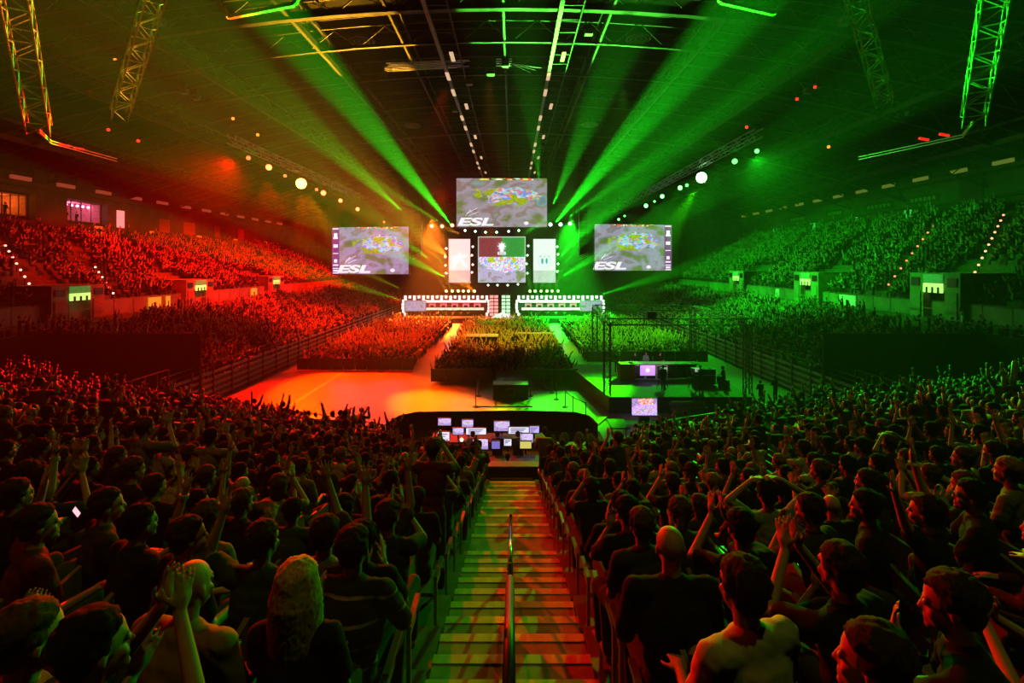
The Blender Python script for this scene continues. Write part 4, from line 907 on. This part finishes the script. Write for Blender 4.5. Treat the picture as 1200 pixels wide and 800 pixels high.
        if sleeve == 'short': S.cap(so, so+(el-so)*.68, .068*build, .066*build, n=12)
        else: S.cap(so, el, .064*build, .052*build, n=10); S.cap(el, el+(wr-el)*.9, .052*build, .040, n=10)
    # legs
    for s in (-1,1):
        hip = V((s*.085,0,z0+.0)); 
        kn = V((s*.14,.43,z0+.03)) if sit else V((s*.10,.03,.50)); an = V((s*.13,.40,.09)) if sit else V((s*.11,.0,.09))
        for q, g in ((B,0),(T,.014)):
            q.cap(hip, kn, .080*build+g, .056+g, n=10); q.cap(kn, an+V((0,0,.02)) if q is T else an, .054+g, .038+g*1.3, n=10)
        F.cap(an+V((0,-.03,-.035)), an+V((0,.14,-.05)), .045,.036, n=9); B.cap(an, an+V((0,.10,-.05)), .035,.025, n=8)
    T.ball(pel+V((0,0,.0)), .165*build, .125*build, .115, n=14, m=9)
    d = dict(wr=WRS, hp=hp, hd=hd, body=remesh(B, name+'_body', SKIN[0], voxel), shirt=folds(remesh(S, name+'_shirt', CLOTH[0], .013, 2)), trousers=remesh(T, name+'_trousers', JEANS, .014, 2),
             shoes=remesh(F, name+'_shoes', SHOEM, .014), eyes=E.mesh(name+'_eyes', EYE, True), pose=pose, arms=arms, hairk=hair, hat=hat)
    if H.v:
        hm = remesh(H, name+'_hair', HAIR[1], .010, 1); hr_ = random.Random(5)
        for v in hm.vertices: v.co += V((hr_.gauss(0,.0014),hr_.gauss(0,.0014),hr_.gauss(0,.0016)))
        d['hair'] = hm
    return d
def person(d, loc, rotz, label, sk=0, hr=1, cl=0, sc=1.0, group=None, full=True):
    t = thing('person', label, 'person', loc, rotz, group); t.scale = (sc,sc,sc)
    def part(nm, me, mt):
        o = link(nm, me, t)
        if me.materials[0] != mt: o.material_slots[0].link = 'OBJECT'; o.material_slots[0].material = mt
        return o
    part('body', d['body'], SKIN[sk]); part('shirt', d['shirt'], cl if not isinstance(cl, int) else CLOTH[cl]); part('trousers', d['trousers'], JEANS)
    if 'hair' in d: part('cap' if d['hat'] else 'hair', d['hair'], CLOTH[0] if d['hat'] else (HAIR[hr] if isinstance(hr, int) else hr))
    if full: part('shoes', d['shoes'], SHOEM); part('eyes', d['eyes'], EYE)
    return t
PR = {
 'clap': figure('clap', arms=('clap','clap'), turn=.1), 'clapup': figure('clapup', arms=('clapup','clapup'), turn=-.2, lean=.1),
 'lap': figure('lap', arms=('lap','lap'), turn=-.15), 'rarm': figure('rarm', arms=('lap','up'), turn=.2), 'larm': figure('larm', arms=('wave','lap'), turn=-.1),
 'both': figure('both', arms=('upv','up')), 'bent': figure('bent', arms=('bent','bent'), turn=-.2), 'chin': figure('chin', arms=('chin','lap'), lean=.16, nod=.12),
 'long': figure('long', arms=('clap','lap'), hair='long', build=.9), 'longclap': figure('longclap', arms=('clapup','clapup'), hair='mid', build=.9, turn=.3), 'tail': figure('tail', arms=('knee','clap'), hair='tail', build=.88, turn=-.3),
 'bald': figure('bald', arms=('lap','lap'), hair='none', build=1.15, sleeve='long'), 'sleeve': figure('sleeve', arms=('clap','clap'), sleeve='long', build=1.08), 'cap': figure('cap', arms=('knee','knee'), hat=True, hair='short'),
 'standclap': figure('standclap', 'stand', ('clapup','clapup')), 'standup': figure('standup', 'stand', ('upv','up')), 'stand': figure('stand', 'stand', ('lap','lap'), sleeve='long'),
}
POSEW = {'clap':'clapping','clapup':'clapping high','lap':'hands in lap','rarm':'right arm up','larm':'waving','both':'both arms up','bent':'arms over head','chin':'chin on hand','long':'long-haired, one hand lifted','longclap':'long-haired, clapping','tail':'with ponytail, hand lifted','bald':'bald, sitting still','sleeve':'clapping, long sleeves','cap':'in a cap, hands on knees','standclap':'standing, clapping','standup':'standing with both arms up','stand':'standing still'}

# seat: pan, backrest, side arms
seat_pan = MB().box(-.21,.21,-.18,.22,.40,.44).mesh('seat_pan', M_seat)
_b = MB(); _b.beam((0,-.20,.46),(0,-.27,.84),.44,.035); seat_back = _b.mesh('backrest', M_seat)
seat_arms = []
for s in (-1,1):
    _b = MB(); _b.box(s*.235-.02,s*.235+.02,-.22,.16,.60,.63); _b.box(s*.235-.015,s*.235+.015,-.22,-.18,0,.62); seat_arms.append(_b.mesh('armrest', M_seatm))

def face(x, y): return math.atan2(-(0-x)*1.0, (60-y))*1.0     # turn towards the stage
def row_k(x, y): return math.floor((Yf(x)-y)/PITCH)
def zfloor(x, y): return zrow(max(0,row_k(x,y)))+.12
def solve(px, py, hh=1.26):
    Y = 3.0
    for _ in range(40):
        x = (px-600)/600*Y; s = (py-310)/600
        Y = Y*.5+.5*max(.9, (10-(zend(x,Y)+hh))/s if s > .05 else 15)
    x = (px-600)/600*Y; return x, Y
HERO = [  # px, py of the head, prototype, skin, hair, cloth, label, extra turn, scale
 (345,688,'long',0,4,0,'woman with long straight blonde hair lit red on top, back to the camera',0,1.0),
 (415,643,'sleeve',0,1,'stripe','broad man in dark top with pale stripes across the back, clapping beside the stairs',-.1,1.06),
 (461,633,'clap',1,0,0,'dark-haired man in black shirt clapping right of the man with the striped back',0,1.0),
 (376,626,'rarm',0,1,3,'brown-haired person with arm raised behind the long-haired blonde woman',-.15,1.0),
 (303,634,'larm',0,1,5,'person in green shirt waving a bent arm, left of the blonde woman',-.1,1.0),
 (505,608,'clapup',0,1,2,'dark-haired man clapping close to the left edge of the stairs',0,1.0),
 (440,600,'both',1,0,1,'person with both forearms thrown up left of the stairs',0,1.0),
 (210,688,'bald',0,1,7,'shaven-headed man in khaki long-sleeved top, lower left',-.25,1.0),
 (207,628,'lap',0,1,0,'dark-haired man in profile behind the shaven-headed man in khaki',-.6,1.0),
 (236,606,'larm',0,2,3,'person in pale shirt with forearm raised, left block, pale wristband showing',-.3,1.0),
 (152,612,'clap',0,0,0,'dark-haired man in black with hands before him, left block near the lower left',-.5,1.0),
 (114,590,'lap',2,1,1,'man in profile with red-lit hair on the left side of the left block',-.7,1.0),
 (30,613,'larm',0,1,6,'person near the left edge stretching a bare arm forward with a phone',-.6,1.0),
 (8,580,'both',0,1,0,'person at the far left edge with raised arm wearing a wristband',-.3,1.0),
 (70,770,'clapup',0,0,0,'person at the bottom left corner holding up open hands',-.4,1.0),
 (8,745,'clap',2,2,5,'person cut off by the bottom left edge, face lit green',-.7,1.0),
 (755,642,'bald',0,1,0,'heavy bald man in black seated just right of the stairs',.0,1.08),
 (733,615,'lap',0,2,1,'short-haired man immediately ahead of the bald man in black',.2,1.0),
 (713,607,'chin',0,0,0,'dark-haired man leaning forward at the right edge of the stairs',.25,1.0),
 (671,592,'sleeve',0,0,0,'man in black close to the right edge of the upper stairs, clapping',0,1.0),
 (886,690,'lap',1,1,4,'large person in loose white T-shirt with dark hair, lower right block',.35,1.14),
 (880,622,'clapup',2,0,0,'dark-haired man with red-lit clapping hands at his face, right block',.2,1.03),
 (975,604,'chin',0,1,1,'man with cropped hair and red-lit face resting on his hand, right block',.5,1.0),
 (1026,590,'lap',0,0,0,'man with face in profile, right block by the raised hands',.9,1.0),
 (1098,598,'both',2,1,0,'person with both red-lit hands raised and a wristwatch, right block',.7,1.0),
 (1150,578,'clap',0,0,0,'man in glasses turned in profile near the right edge',.9,1.0),
 (1010,672,'clapup',2,1,0,'person in black clapping just below the person with both red-lit hands raised',.4,1.05),
 (1052,768,'lap',0,1,0,'dark-haired person at the bottom right with red-lit face in profile',1.0,1.0),
 (1180,715,'chin',0,1,0,'person at the lower right edge with a thin red-lit profile',.9,1.0),
 (903,578,'bent',0,0,8,'person with both arms folded above the head in the right block',.1,1.0),
 (800,600,'tail',0,2,1,'person with tied hair seated right of the short-haired man by the stairs',0,1.0),
 (585+0,0,'',0,0,0,'',0,0)]
stripe = mat('striped_cloth', (.03,.03,.03), .9)
_n, _l = stripe.node_tree.nodes, stripe.node_tree.links
wv = _n.new('ShaderNodeTexWave'); wv.bands_direction = 'Z'; wv.inputs['Scale'].default_value = 2.6; wv.inputs['Distortion'].default_value = .4; tc_ = _n.new('ShaderNodeTexCoord'); _l.new(tc_.outputs['Object'], wv.inputs['Vector'])
rp = _n.new('ShaderNodeValToRGB'); rp.color_ramp.elements[0].position = .93; rp.color_ramp.elements[0].color = (.02,.02,.025,1); rp.color_ramp.elements[1].position = .97; rp.color_ramp.elements[1].color = (.5,.5,.45,1)
_l.new(wv.outputs['Fac'], rp.inputs[0]); _l.new(rp.outputs[0], _n['Principled BSDF'].inputs['Base Color'])
blk_pos = []
def put_seat(x, y, z, rz, label, group):
    t = thing('stadium_seat', label, 'seat', (x,y,z), rz, group); link('seat_pan', seat_pan, t); link('backrest', seat_back, t); link('armrest', seat_arms[0], t); link('armrest', seat_arms[1], t); return t
for h in HERO:
    if not h[2]: continue
    x, Y = solve(h[0], h[1]); 
    if abs(x) < .98: x = math.copysign(.98, x)
    z = 10-(h[1]-310)/600*Y-1.26*h[8]
    d = PR[h[2]]; rz = -x*0.0 + h[7]*1.0
    pt_ = person(d, (x, Y-.05, z), rz, h[6], h[3], h[4], stripe if h[5] == 'stripe' else h[5], h[8]); blk_pos.append((x, Y))
    for w_ in ('wristband','wristwatch','glasses'):
        if w_ in h[6]: wear(pt_, d, {'wristband':'band','wristwatch':'watch','glasses':'glasses'}[w_], 0 if h[2] == 'larm' else 1)
    put_seat(x, Y-.07, z, 0, 'dark folding seat under the '+' '.join(h[6].split(',')[0].split()[:11]), None)
    if 'phone' in h[6]:
        t = thing('phone', 'small phone with lit screen held near the left edge', 'phone', (x-.05,Y+.45,z+1.12)); MB().box(-.035,.035,-.005,.005,-.07,.07).build('case', M_blk, t); MB().box(-.03,.03,-.008,-.005,-.06,.06).build('screen', mat('phone_glow', emit=(1,.45,.5), strength=1.5), t); t.rotation_euler=(.6,.9,0)

# seats and people of the near stand, 300 nearest as individuals
spots = []
for k in range(0, 27):
    for sd in (-1, 1):
        j = 0; x = 1.0; n_in = 0
        while x < 30:
            xx = sd*x; y = Yf(xx)-(k+.55)*PITCH
            if 7.9 < x < 9.2 or 17.5 < x < 18.7: x += .54*math.cos(math.atan(.45)) ; continue   # side aisles
            n_in += 1
            dist = math.hypot(xx, y)
            if y > .6 and abs(xx) < y*1.12+.6 and not (k < 7 and x < 5.0) and not (x > 20.5 and y > 27.3) and x < 22+k*PITCH-.6 and y < 30.5:
                py = 310+600*(10-zrow(k)-1.3)/y
                if dist > 1.9 and (y > 1.6): spots.append((dist, xx, y, k, sd, n_in))
            x += .54
spots.sort()
rr = random.Random(11)
names = ['clap','clapup','lap','rarm','larm','both','bent','chin','longclap','tail','cap','sleeve','bald','standclap']
wts = [14,12,16,4,4,4,1.5,8,6,4,4,9,4,1.5]
n_ind = 0; n_seat = 0; FAR_END = []; FAR_SEAT = []
rowcount = {}
for dist, x, y, k, sd, n_in in spots:
    if any(math.hypot(x-a, y-b) < .50 for a, b in blk_pos): continue
    z = zrow(k)+.12; rz = math.copysign(math.atan(.45)*min(1, max(0,(abs(x)-.7))/3.3), x)*1.0
    side = 'left' if sd < 0 else 'right'; rw = nth(26-k)
    occ = rr.random() < (.93 if sd < 0 or x > 12 else (.66 if y > 8 else .86))
    near = dist < 12
    if n_seat < 268:
        n_seat += 1
        put_seat(x, y, z, rz, f"dark folding seat, {nth(n_in-1)} from the stairs in {rw} row down, {side} block", 'folding seats of the near stand')
    else: FAR_SEAT.append((x,y,z,rz))
    if not occ: continue
    if n_ind < 262:
        n_ind += 1
        nm = rr.choices(names, wts)[0]; d = PR[nm]; cl = rr.choices(range(9), [10,9,5,5,2.5,3,3,2,1.5])[0]; hr = rr.choices(range(4), [4,5,3,1.5])[0]; sk = rr.choices(range(4), [5,3,3,1])[0]
        if dist < 4.5 and nm in ('rarm','larm','both','standclap'): nm = 'clap'; d = PR[nm]
        hw = '' if nm in ('bald','cap') else HAIRN[hr]+'-haired '
        hw2 = hw
        pw = POSEW[nm]
        if nm in ('longclap',): hw2 = ''; pw = f"with long {HAIRN[hr]} hair, clapping"
        if nm == 'tail': hw2 = ''; pw = f"with {HAIRN[hr]} ponytail"
        lab = f"{hw2}person in {CL[cl][0]}, {pw}, {nth(n_in-1)} from stairs, {rw} row, {side}"
        person(d, (x+rr.uniform(-.03,.03), y+.02, z+rr.uniform(-.02,.03)), rz+rr.uniform(-.25,.25), lab, sk, hr, cl, rr.uniform(.92,1.05), 'audience in the near stand', full=False)
    else: FAR_END.append((x, y, z, rz))

# ------------------------------------------------------------------ far crowds: joined low figures, real geometry
def low(arms, stand):
    b = MB(); z0 = .48 if not stand else .9; sh = z0+.52
    b.add([(-.15,-.09,z0),(.15,-.09,z0),(.15,.09,z0),(-.15,.09,z0),(-.22,-.08,sh),(.22,-.08,sh),(.22,.09,sh),(-.22,.09,sh)], [(0,1,5,4),(1,2,6,5),(2,3,7,6),(3,0,4,7),(4,5,6,7)], 1)
    b.ball((0,.03,sh+.20), .085,.10,.125, n=6, m=4, mi=0); b.ball((0,-.01,sh+.24), .095,.105,.10, n=6, m=4, mi=2)
    for s, a in ((-1,arms[0]),(1,arms[1])):
        e, w, d, n = ARM[a]; so = V((s*.2,0,sh-.04)); el = so+V((s*e[0],e[1],e[2])); wr = so+V((s*w[0],w[1],w[2])); hd = wr+V((s*d[0],d[1],d[2])).normalized()*.16
        b.beam(so, el, .10, mi=1); b.beam(el, wr, .075, mi=0); b.beam(wr, hd, .07, .04, mi=0)
    if stand:
        for s in (-1,1): b.beam((s*.09,0,0),(s*.09,0,z0),.15, mi=3)
    else:
        for s in (-1,1): b.beam((s*.1,0,z0),(s*.12,.42,z0),.14, mi=3); b.beam((s*.12,.42,z0),(s*.12,.42,.05),.10, mi=3)
    return b
LOWS = [low(a, st) for a, st in ((('clap','clap'),0),(('upv','upv'),0),(('lap','lap'),0),(('up','lap'),0),(('clapup','clapup'),0),(('upv','upv'),1),(('up','up'),1),(('clapup','clapup'),1),(('lap','up'),1),(('lap','lap'),1))]
LW = []
for b in LOWS:
    vv = np.array(b.v, dtype=np.float32); tri = []; mi = []
    for f, m_ in zip(b.f, b.m):
        for i in range(1, len(f)-1): tri.append((f[0], f[i], f[i+1])); mi.append(m_)
    LW.append((vv, np.array(tri, dtype=np.int32), np.array(mi, dtype=np.int32)))
def crowd(name, label, P_, weights, mats_, cloth_idx, cat='crowd', smin=.92, smax=1.08, kind='stuff', lows=LW):
    """P_: array of x, y, z, rotation; one mesh"""
    n = len(P_); 
    if n == 0: return
    P_ = np.array(P_, dtype=np.float32); w = np.array(weights, float); w /= w.sum(); which = RNG.choice(len(lows), n, p=w)
    VV, FF, MM = [], [], []; off = 0
    for i in range(len(lows)):
        idx = np.nonzero(which == i)[0]
        if not len(idx): continue
        vv, tri, mi = lows[i]; a = P_[idx, 3]+RNG.uniform(-.3,.3,len(idx)); s = RNG.uniform(smin,smax,len(idx)); c, sn = np.cos(a), np.sin(a)
        X = (vv[None,:,0]*c[:,None]-vv[None,:,1]*sn[:,None])*s[:,None]+P_[idx,0][:,None]; Y = (vv[None,:,0]*sn[:,None]+vv[None,:,1]*c[:,None])*s[:,None]+P_[idx,1][:,None]; Z = vv[None,:,2]*s[:,None]+P_[idx,2][:,None]
        VV.append(np.stack([X,Y,Z],-1).reshape(-1,3)); nv = len(vv)
        FF.append((tri[None]+(np.arange(len(idx))*nv)[:,None,None]+off).reshape(-1,3)); off += nv*len(idx)
        cl = RNG.choice(cloth_idx, len(idx)); hr = RNG.integers(5, 8, len(idx)); sk = RNG.integers(0, 2, len(idx))
        m_ = np.tile(mi, (len(idx),1)); m_ = np.where(m_ == 1, cl[:,None], np.where(m_ == 2, hr[:,None], np.where(m_ == 0, sk[:,None]+8, 10))); MM.append(m_.reshape(-1))
    VV = np.concatenate(VV); FF = np.concatenate(FF); MM = np.concatenate(MM)
    me = bpy.data.meshes.new(name); me.vertices.add(len(VV)); me.vertices.foreach_set('co', VV.ravel()); me.loops.add(len(FF)*3); me.loops.foreach_set('vertex_index', FF.ravel().astype(np.int32))
    me.polygons.add(len(FF)); me.polygons.foreach_set('loop_start', np.arange(len(FF), dtype=np.int32)*3); me.polygons.foreach_set('loop_total', np.full(len(FF),3,dtype=np.int32))
    for m_ in mats_: me.materials.append(m_)
    me.polygons.foreach_set('material_index', MM.astype(np.int32)); me.update(calc_edges=True)
    o = link(name, me); tag(o, label, cat, None, kind); return o
CM = [CLOTH[0],CLOTH[1],CLOTH[3],CLOTH[4],CLOTH[7],HAIR[0],HAIR[1],HAIR[2],SKIN[0],SKIN[2],JEANS]
ndup = 0
crowd('audience', 'audience filling the farther rows of the near stand, small figures in dim light', FAR_END, [5,1.6,5,1,3,.4,.2,.5,.2,.2], CM, [0,0,1,1,2,4])
# side stands
for sd in (-1,1):
    nm = 'left' if sd < 0 else 'right'; lo, up = [], []; seats = []
    for k in range(14):
        z = zrow(k)+.12; y = 36.3 if k < 13 else 28.5
        while y < 110:
            y += .52; x = sd*(22+(k+.5)*PITCH)
            if abs((y-45)%19) < 1.1 : continue
            if k > 11 and any(abs(y-Y) < 3.2 for Y,_ in PORT[sd]): continue
            den = .93
            if sd > 0: den = .9 if y > 50 else .72
            if k > 11 and y < 33: den = .8
            if sd > 0 and 40 < y < 52 and k < 4: den = .35
            if random.random() < den: lo.append((x+random.uniform(-.05,.05),y+random.uniform(-.08,.08),z,-sd*-.9))
            elif y < 75: seats.append((x,y,z,sd*1.57))
    for k in range(18):
        z = zup(sd, 14.45+(k+.5)*PITCH); y = 33.0
        d = 14.45+(k+.5)*PITCH; x = sd*(22+d)
        while y < 109.5:
            y += .52
            if any(abs(y-(Y0+.7*(d-14.5))) < .75 for Y0 in AISLES[sd]): continue
            if k < 6 and any(abs(y-Y) < 3.5 for Y,_ in PORT[sd]): continue
            den = .9
            if sd > 0 and y < 60: den = .55 if y < 52 else .75
            if sd < 0 and y < 57: den = .42 if k > 6 else .6
            if random.random() < den: up.append((x+random.uniform(-.05,.05),y+random.uniform(-.08,.08),z+.02,-sd*-.9))
    tone = 'red' if sd < 0 else 'green'
    crowd('audience', f"{tone}-lit audience packing the lower tier of the {nm} stand", lo, [4,3,2.5,1.5,4,1,.5,1,.4,.3], CM, [0,0,0,1,1,2,4,3])
    crowd('audience', f"{tone}-lit audience in the upper tier of the {nm} stand below the concourse", up, [4,2.5,3,1.5,3,.8,.4,.8,.4,.4], CM, [0,0,0,1,1,2,4,3])
    if sd > 0: FAR_SEAT_R = seats
    else: FAR_SEAT_L = seats
# seats as stuff
sb = MB(); sb.add(*[( [tuple(v.co) for v in seat_pan.vertices], [tuple(p.vertices) for p in seat_pan.polygons])][0]); sb.add([tuple(v.co) for v in seat_back.vertices], [tuple(p.vertices) for p in seat_back.polygons])
vv = np.array(sb.v, dtype=np.float32); tri = []
for f in sb.f:
    for i in range(1, len(f)-1): tri.append((f[0],f[i],f[i+1]))
SLOW = [(vv, np.array(tri, dtype=np.int32), np.full(len(tri),1,dtype=np.int32))]
SM = [M_seat]*11
for nm, L in (('farther rows of the near stand',FAR_SEAT),('lower left side stand',FAR_SEAT_L),('lower right side stand',FAR_SEAT_R)):
    crowd('seat_rows', f"rows of dark folding seats in the {nm}", L, [1], SM, [0], 'seats', 1, 1, lows=SLOW)
# floor blocks
def block(x0, x1, y0, y1, label, holes=()):
    L = []; y = y0
    while y < y1:
        x = x0+random.uniform(0,.2)
        while x < x1:
            if not any(a < x < b and c < y < d for a,b,c,d in holes) and random.random() < .95: L.append((x+random.uniform(-.06,.06),y+random.uniform(-.1,.1),0,0))
            x += .54
        y += .92
    crowd('floor_audience', label, L, [2.5,4,1.5,2,2.5,.25,.15,.3,.1,.2], CM, [0,0,1,1,2,3,4])
block(-20.2,-9.6,49,84,'red-lit audience block on the left of the arena floor, many arms raised')
block(-6.7,5.3,44.2,84,'mixed red and green-lit audience block on the centre floor',[(-5.8,-1.3,58,61.6),(-1.3,5,60.6,62.2),(-1.6,1.4,43,47)])
block(7.8,20.2,53,84,'green-lit audience block on the right floor behind the analyst set, arms raised')
stick = MB().beam((0,0,0),(0,0,.75),.085,.085); sv = np.array(stick.v, dtype=np.float32); st_ = []
for f in stick.f: st_ += [(f[0],f[1],f[2]),(f[0],f[2],f[3])]
for nm, (x0,x1,y0,y1), n in (('left', (-20,-9.8,49,83), 150), ('centre', (-6.5,5.2,46,83), 150), ('right', (7.9,20,53,83), 190)):
    VV, FF = [], []
    for i in range(n):
        c = V((random.uniform(x0,x1), random.uniform(y0,y1), random.uniform(1.35,1.6)))
        for s in (-1,1):
            q = c+V((s*.18,0,0)); e = q+V((s*random.uniform(.05,.5),random.uniform(-.2,.2),.75)); stb = MB().beam(q,e,.085); o = len(VV); VV += stb.v; FF += [tuple(a+o for a in f) for f in stb.f]
    me = bpy.data.meshes.new('cheer_sticks'); me.from_pydata(VV, [], FF); me.materials.append(mat('cheer_stick', (.8,.75,.35), .35)); me.update()
    tag(link('cheer_sticks', me), f"pale inflatable cheering sticks held up over the {nm} floor block", 'cheering sticks', None, 'stuff')
# named small people on the floor and the sets
def small(nm, x, y, z, rz, label, cl=0, hr=1): return person(PR[nm], (x,y,z), rz, label, 0, hr, cl, 1.0, full=False)
small('stand',10.0,41.6,1.07,PI*.9,'man in dark suit, leftmost of the three standing behind the analyst desk',0,2); small('stand',10.9,41.8,1.07,PI,'man in pinkish shirt, middle of the three behind the analyst desk',8,1); small('stand',12.0,41.7,1.07,PI*1.1,'man in black suit, rightmost of the three behind the analyst desk',0,1)
small('stand',8.6,42.0,1.07,PI*.8,'person in black behind the red end panel of the analyst desk',0,0)
small('lap',15.4,37.2,1.25,.9,'person seated in profile at the right end of the analyst platform'); small('stand',13.35,36.2,1.07,.2,'camera operator in black at the right studio camera'); small('stand',10.7,36.2,1.07,-.1,'camera operator in black at the left studio camera')
small('stand',19.3,37.5,0,.3,'person in black standing on the floor near the right barrier'); small('stand',17.6,36.2,0,.1,'second person in black on the right floor, beside the platform'); small('stand',-1.6,44.2,0,0,'person in black standing at the front of the centre floor block')
tag(MB().box(15.1,15.7,36.9,37.5,1.07,1.65).build('stool', M_blk), 'black stool at the right end of the analyst platform', 'stool')
for k,(px,py,Y,pz,lab) in enumerate(((554,511,20.3,'lap','technician silhouetted before the wide white left monitor'),(583,507,20.3,'lap','technician silhouetted before the pair-screen monitor'),(607,506,20.3,'lap','technician silhouetted before the wide right monitor'),(566,527,17.9,'chin','technician at the front control desk before the green monitor'),(505,510,20.4,'lap','technician in cap at the left end of the control desk'),(595,531,17.9,'lap','technician at the front control desk before the bright white monitor'))):
    p = P(px,py,Y); person(PR[pz], (p.x,p.y,2.0+.0), 0, lab, 0, k%3, 0 if k%2 else 1, 1.0, full=False)
    t = thing('office_chair', f"black office chair holding the {lab.replace('silhouetted ','')}", 'chair', (p.x,p.y,2.0), 0)
    MB().box(-.22,.22,-.22,.2,.38,.45).build('seat', M_blk, t); MB().box(-.2,.2,-.26,-.21,.5,.9).build('backrest', M_blk, t); MB().tube((0,0,0),(0,0,.38),.04).build('stem', M_blk, t); MB().tube((0,0,0),(0,0,.05),.28,.2,10).build('base', M_blk, t)
for j in range(10):
    px = (513,522,531,540,549)[j] if j < 5 else (621,631,641,651,661)[j-5]
    p = P(px, 360, 90.2); person(PR['lap'], (p.x, 90.0, .9), PI, f"{nth(j%5)} player from the {'left' if j<5 else 'left'} seated at the {'left' if j<5 else 'right'} player desk", 0, j%3, 0, 1.0, 'players at the stage desks', full=False)
for k,(y,s_) in enumerate(((54.2,.9),(55.4,1),(63,1),(64.5,.95))):
    person(PR['stand'], (-54.9, y, 14.95), -PI/2, f"{nth(k)} silhouetted person from the near end in the left wall suites", 0, 0, 0, s_, full=False)

# small held things in the near stand
for k,(px,py,Y,a_,lab) in enumerate(((973,470,20,.1,'first upright pale green cheering stick held in the right crowd'),(995,470,20,.0,'second upright cheering stick beside the first in the right crowd'),(1004,472,19,.6,'tilted pale cheering stick in the right crowd'),(1065,455,17,-.5,'broad tilted cheering stick at the upper right of the near crowd'),(1188,440,14,.1,'tall pale stick at the right edge of the crowd'),(968,548,11,-.4,'tilted stick held low in the right block'))):
    p = P(px,py,Y); s_ = Y/20*1.0; o = MB().cap((0,0,-.35),(0,0,.35),.07,.07).build('cheering_stick', mat('stick_pale_green', (.5,.8,.5), .4), smooth=True, loc=p); o.rotation_euler = (0,a_,0); tag(o, lab, 'stick')
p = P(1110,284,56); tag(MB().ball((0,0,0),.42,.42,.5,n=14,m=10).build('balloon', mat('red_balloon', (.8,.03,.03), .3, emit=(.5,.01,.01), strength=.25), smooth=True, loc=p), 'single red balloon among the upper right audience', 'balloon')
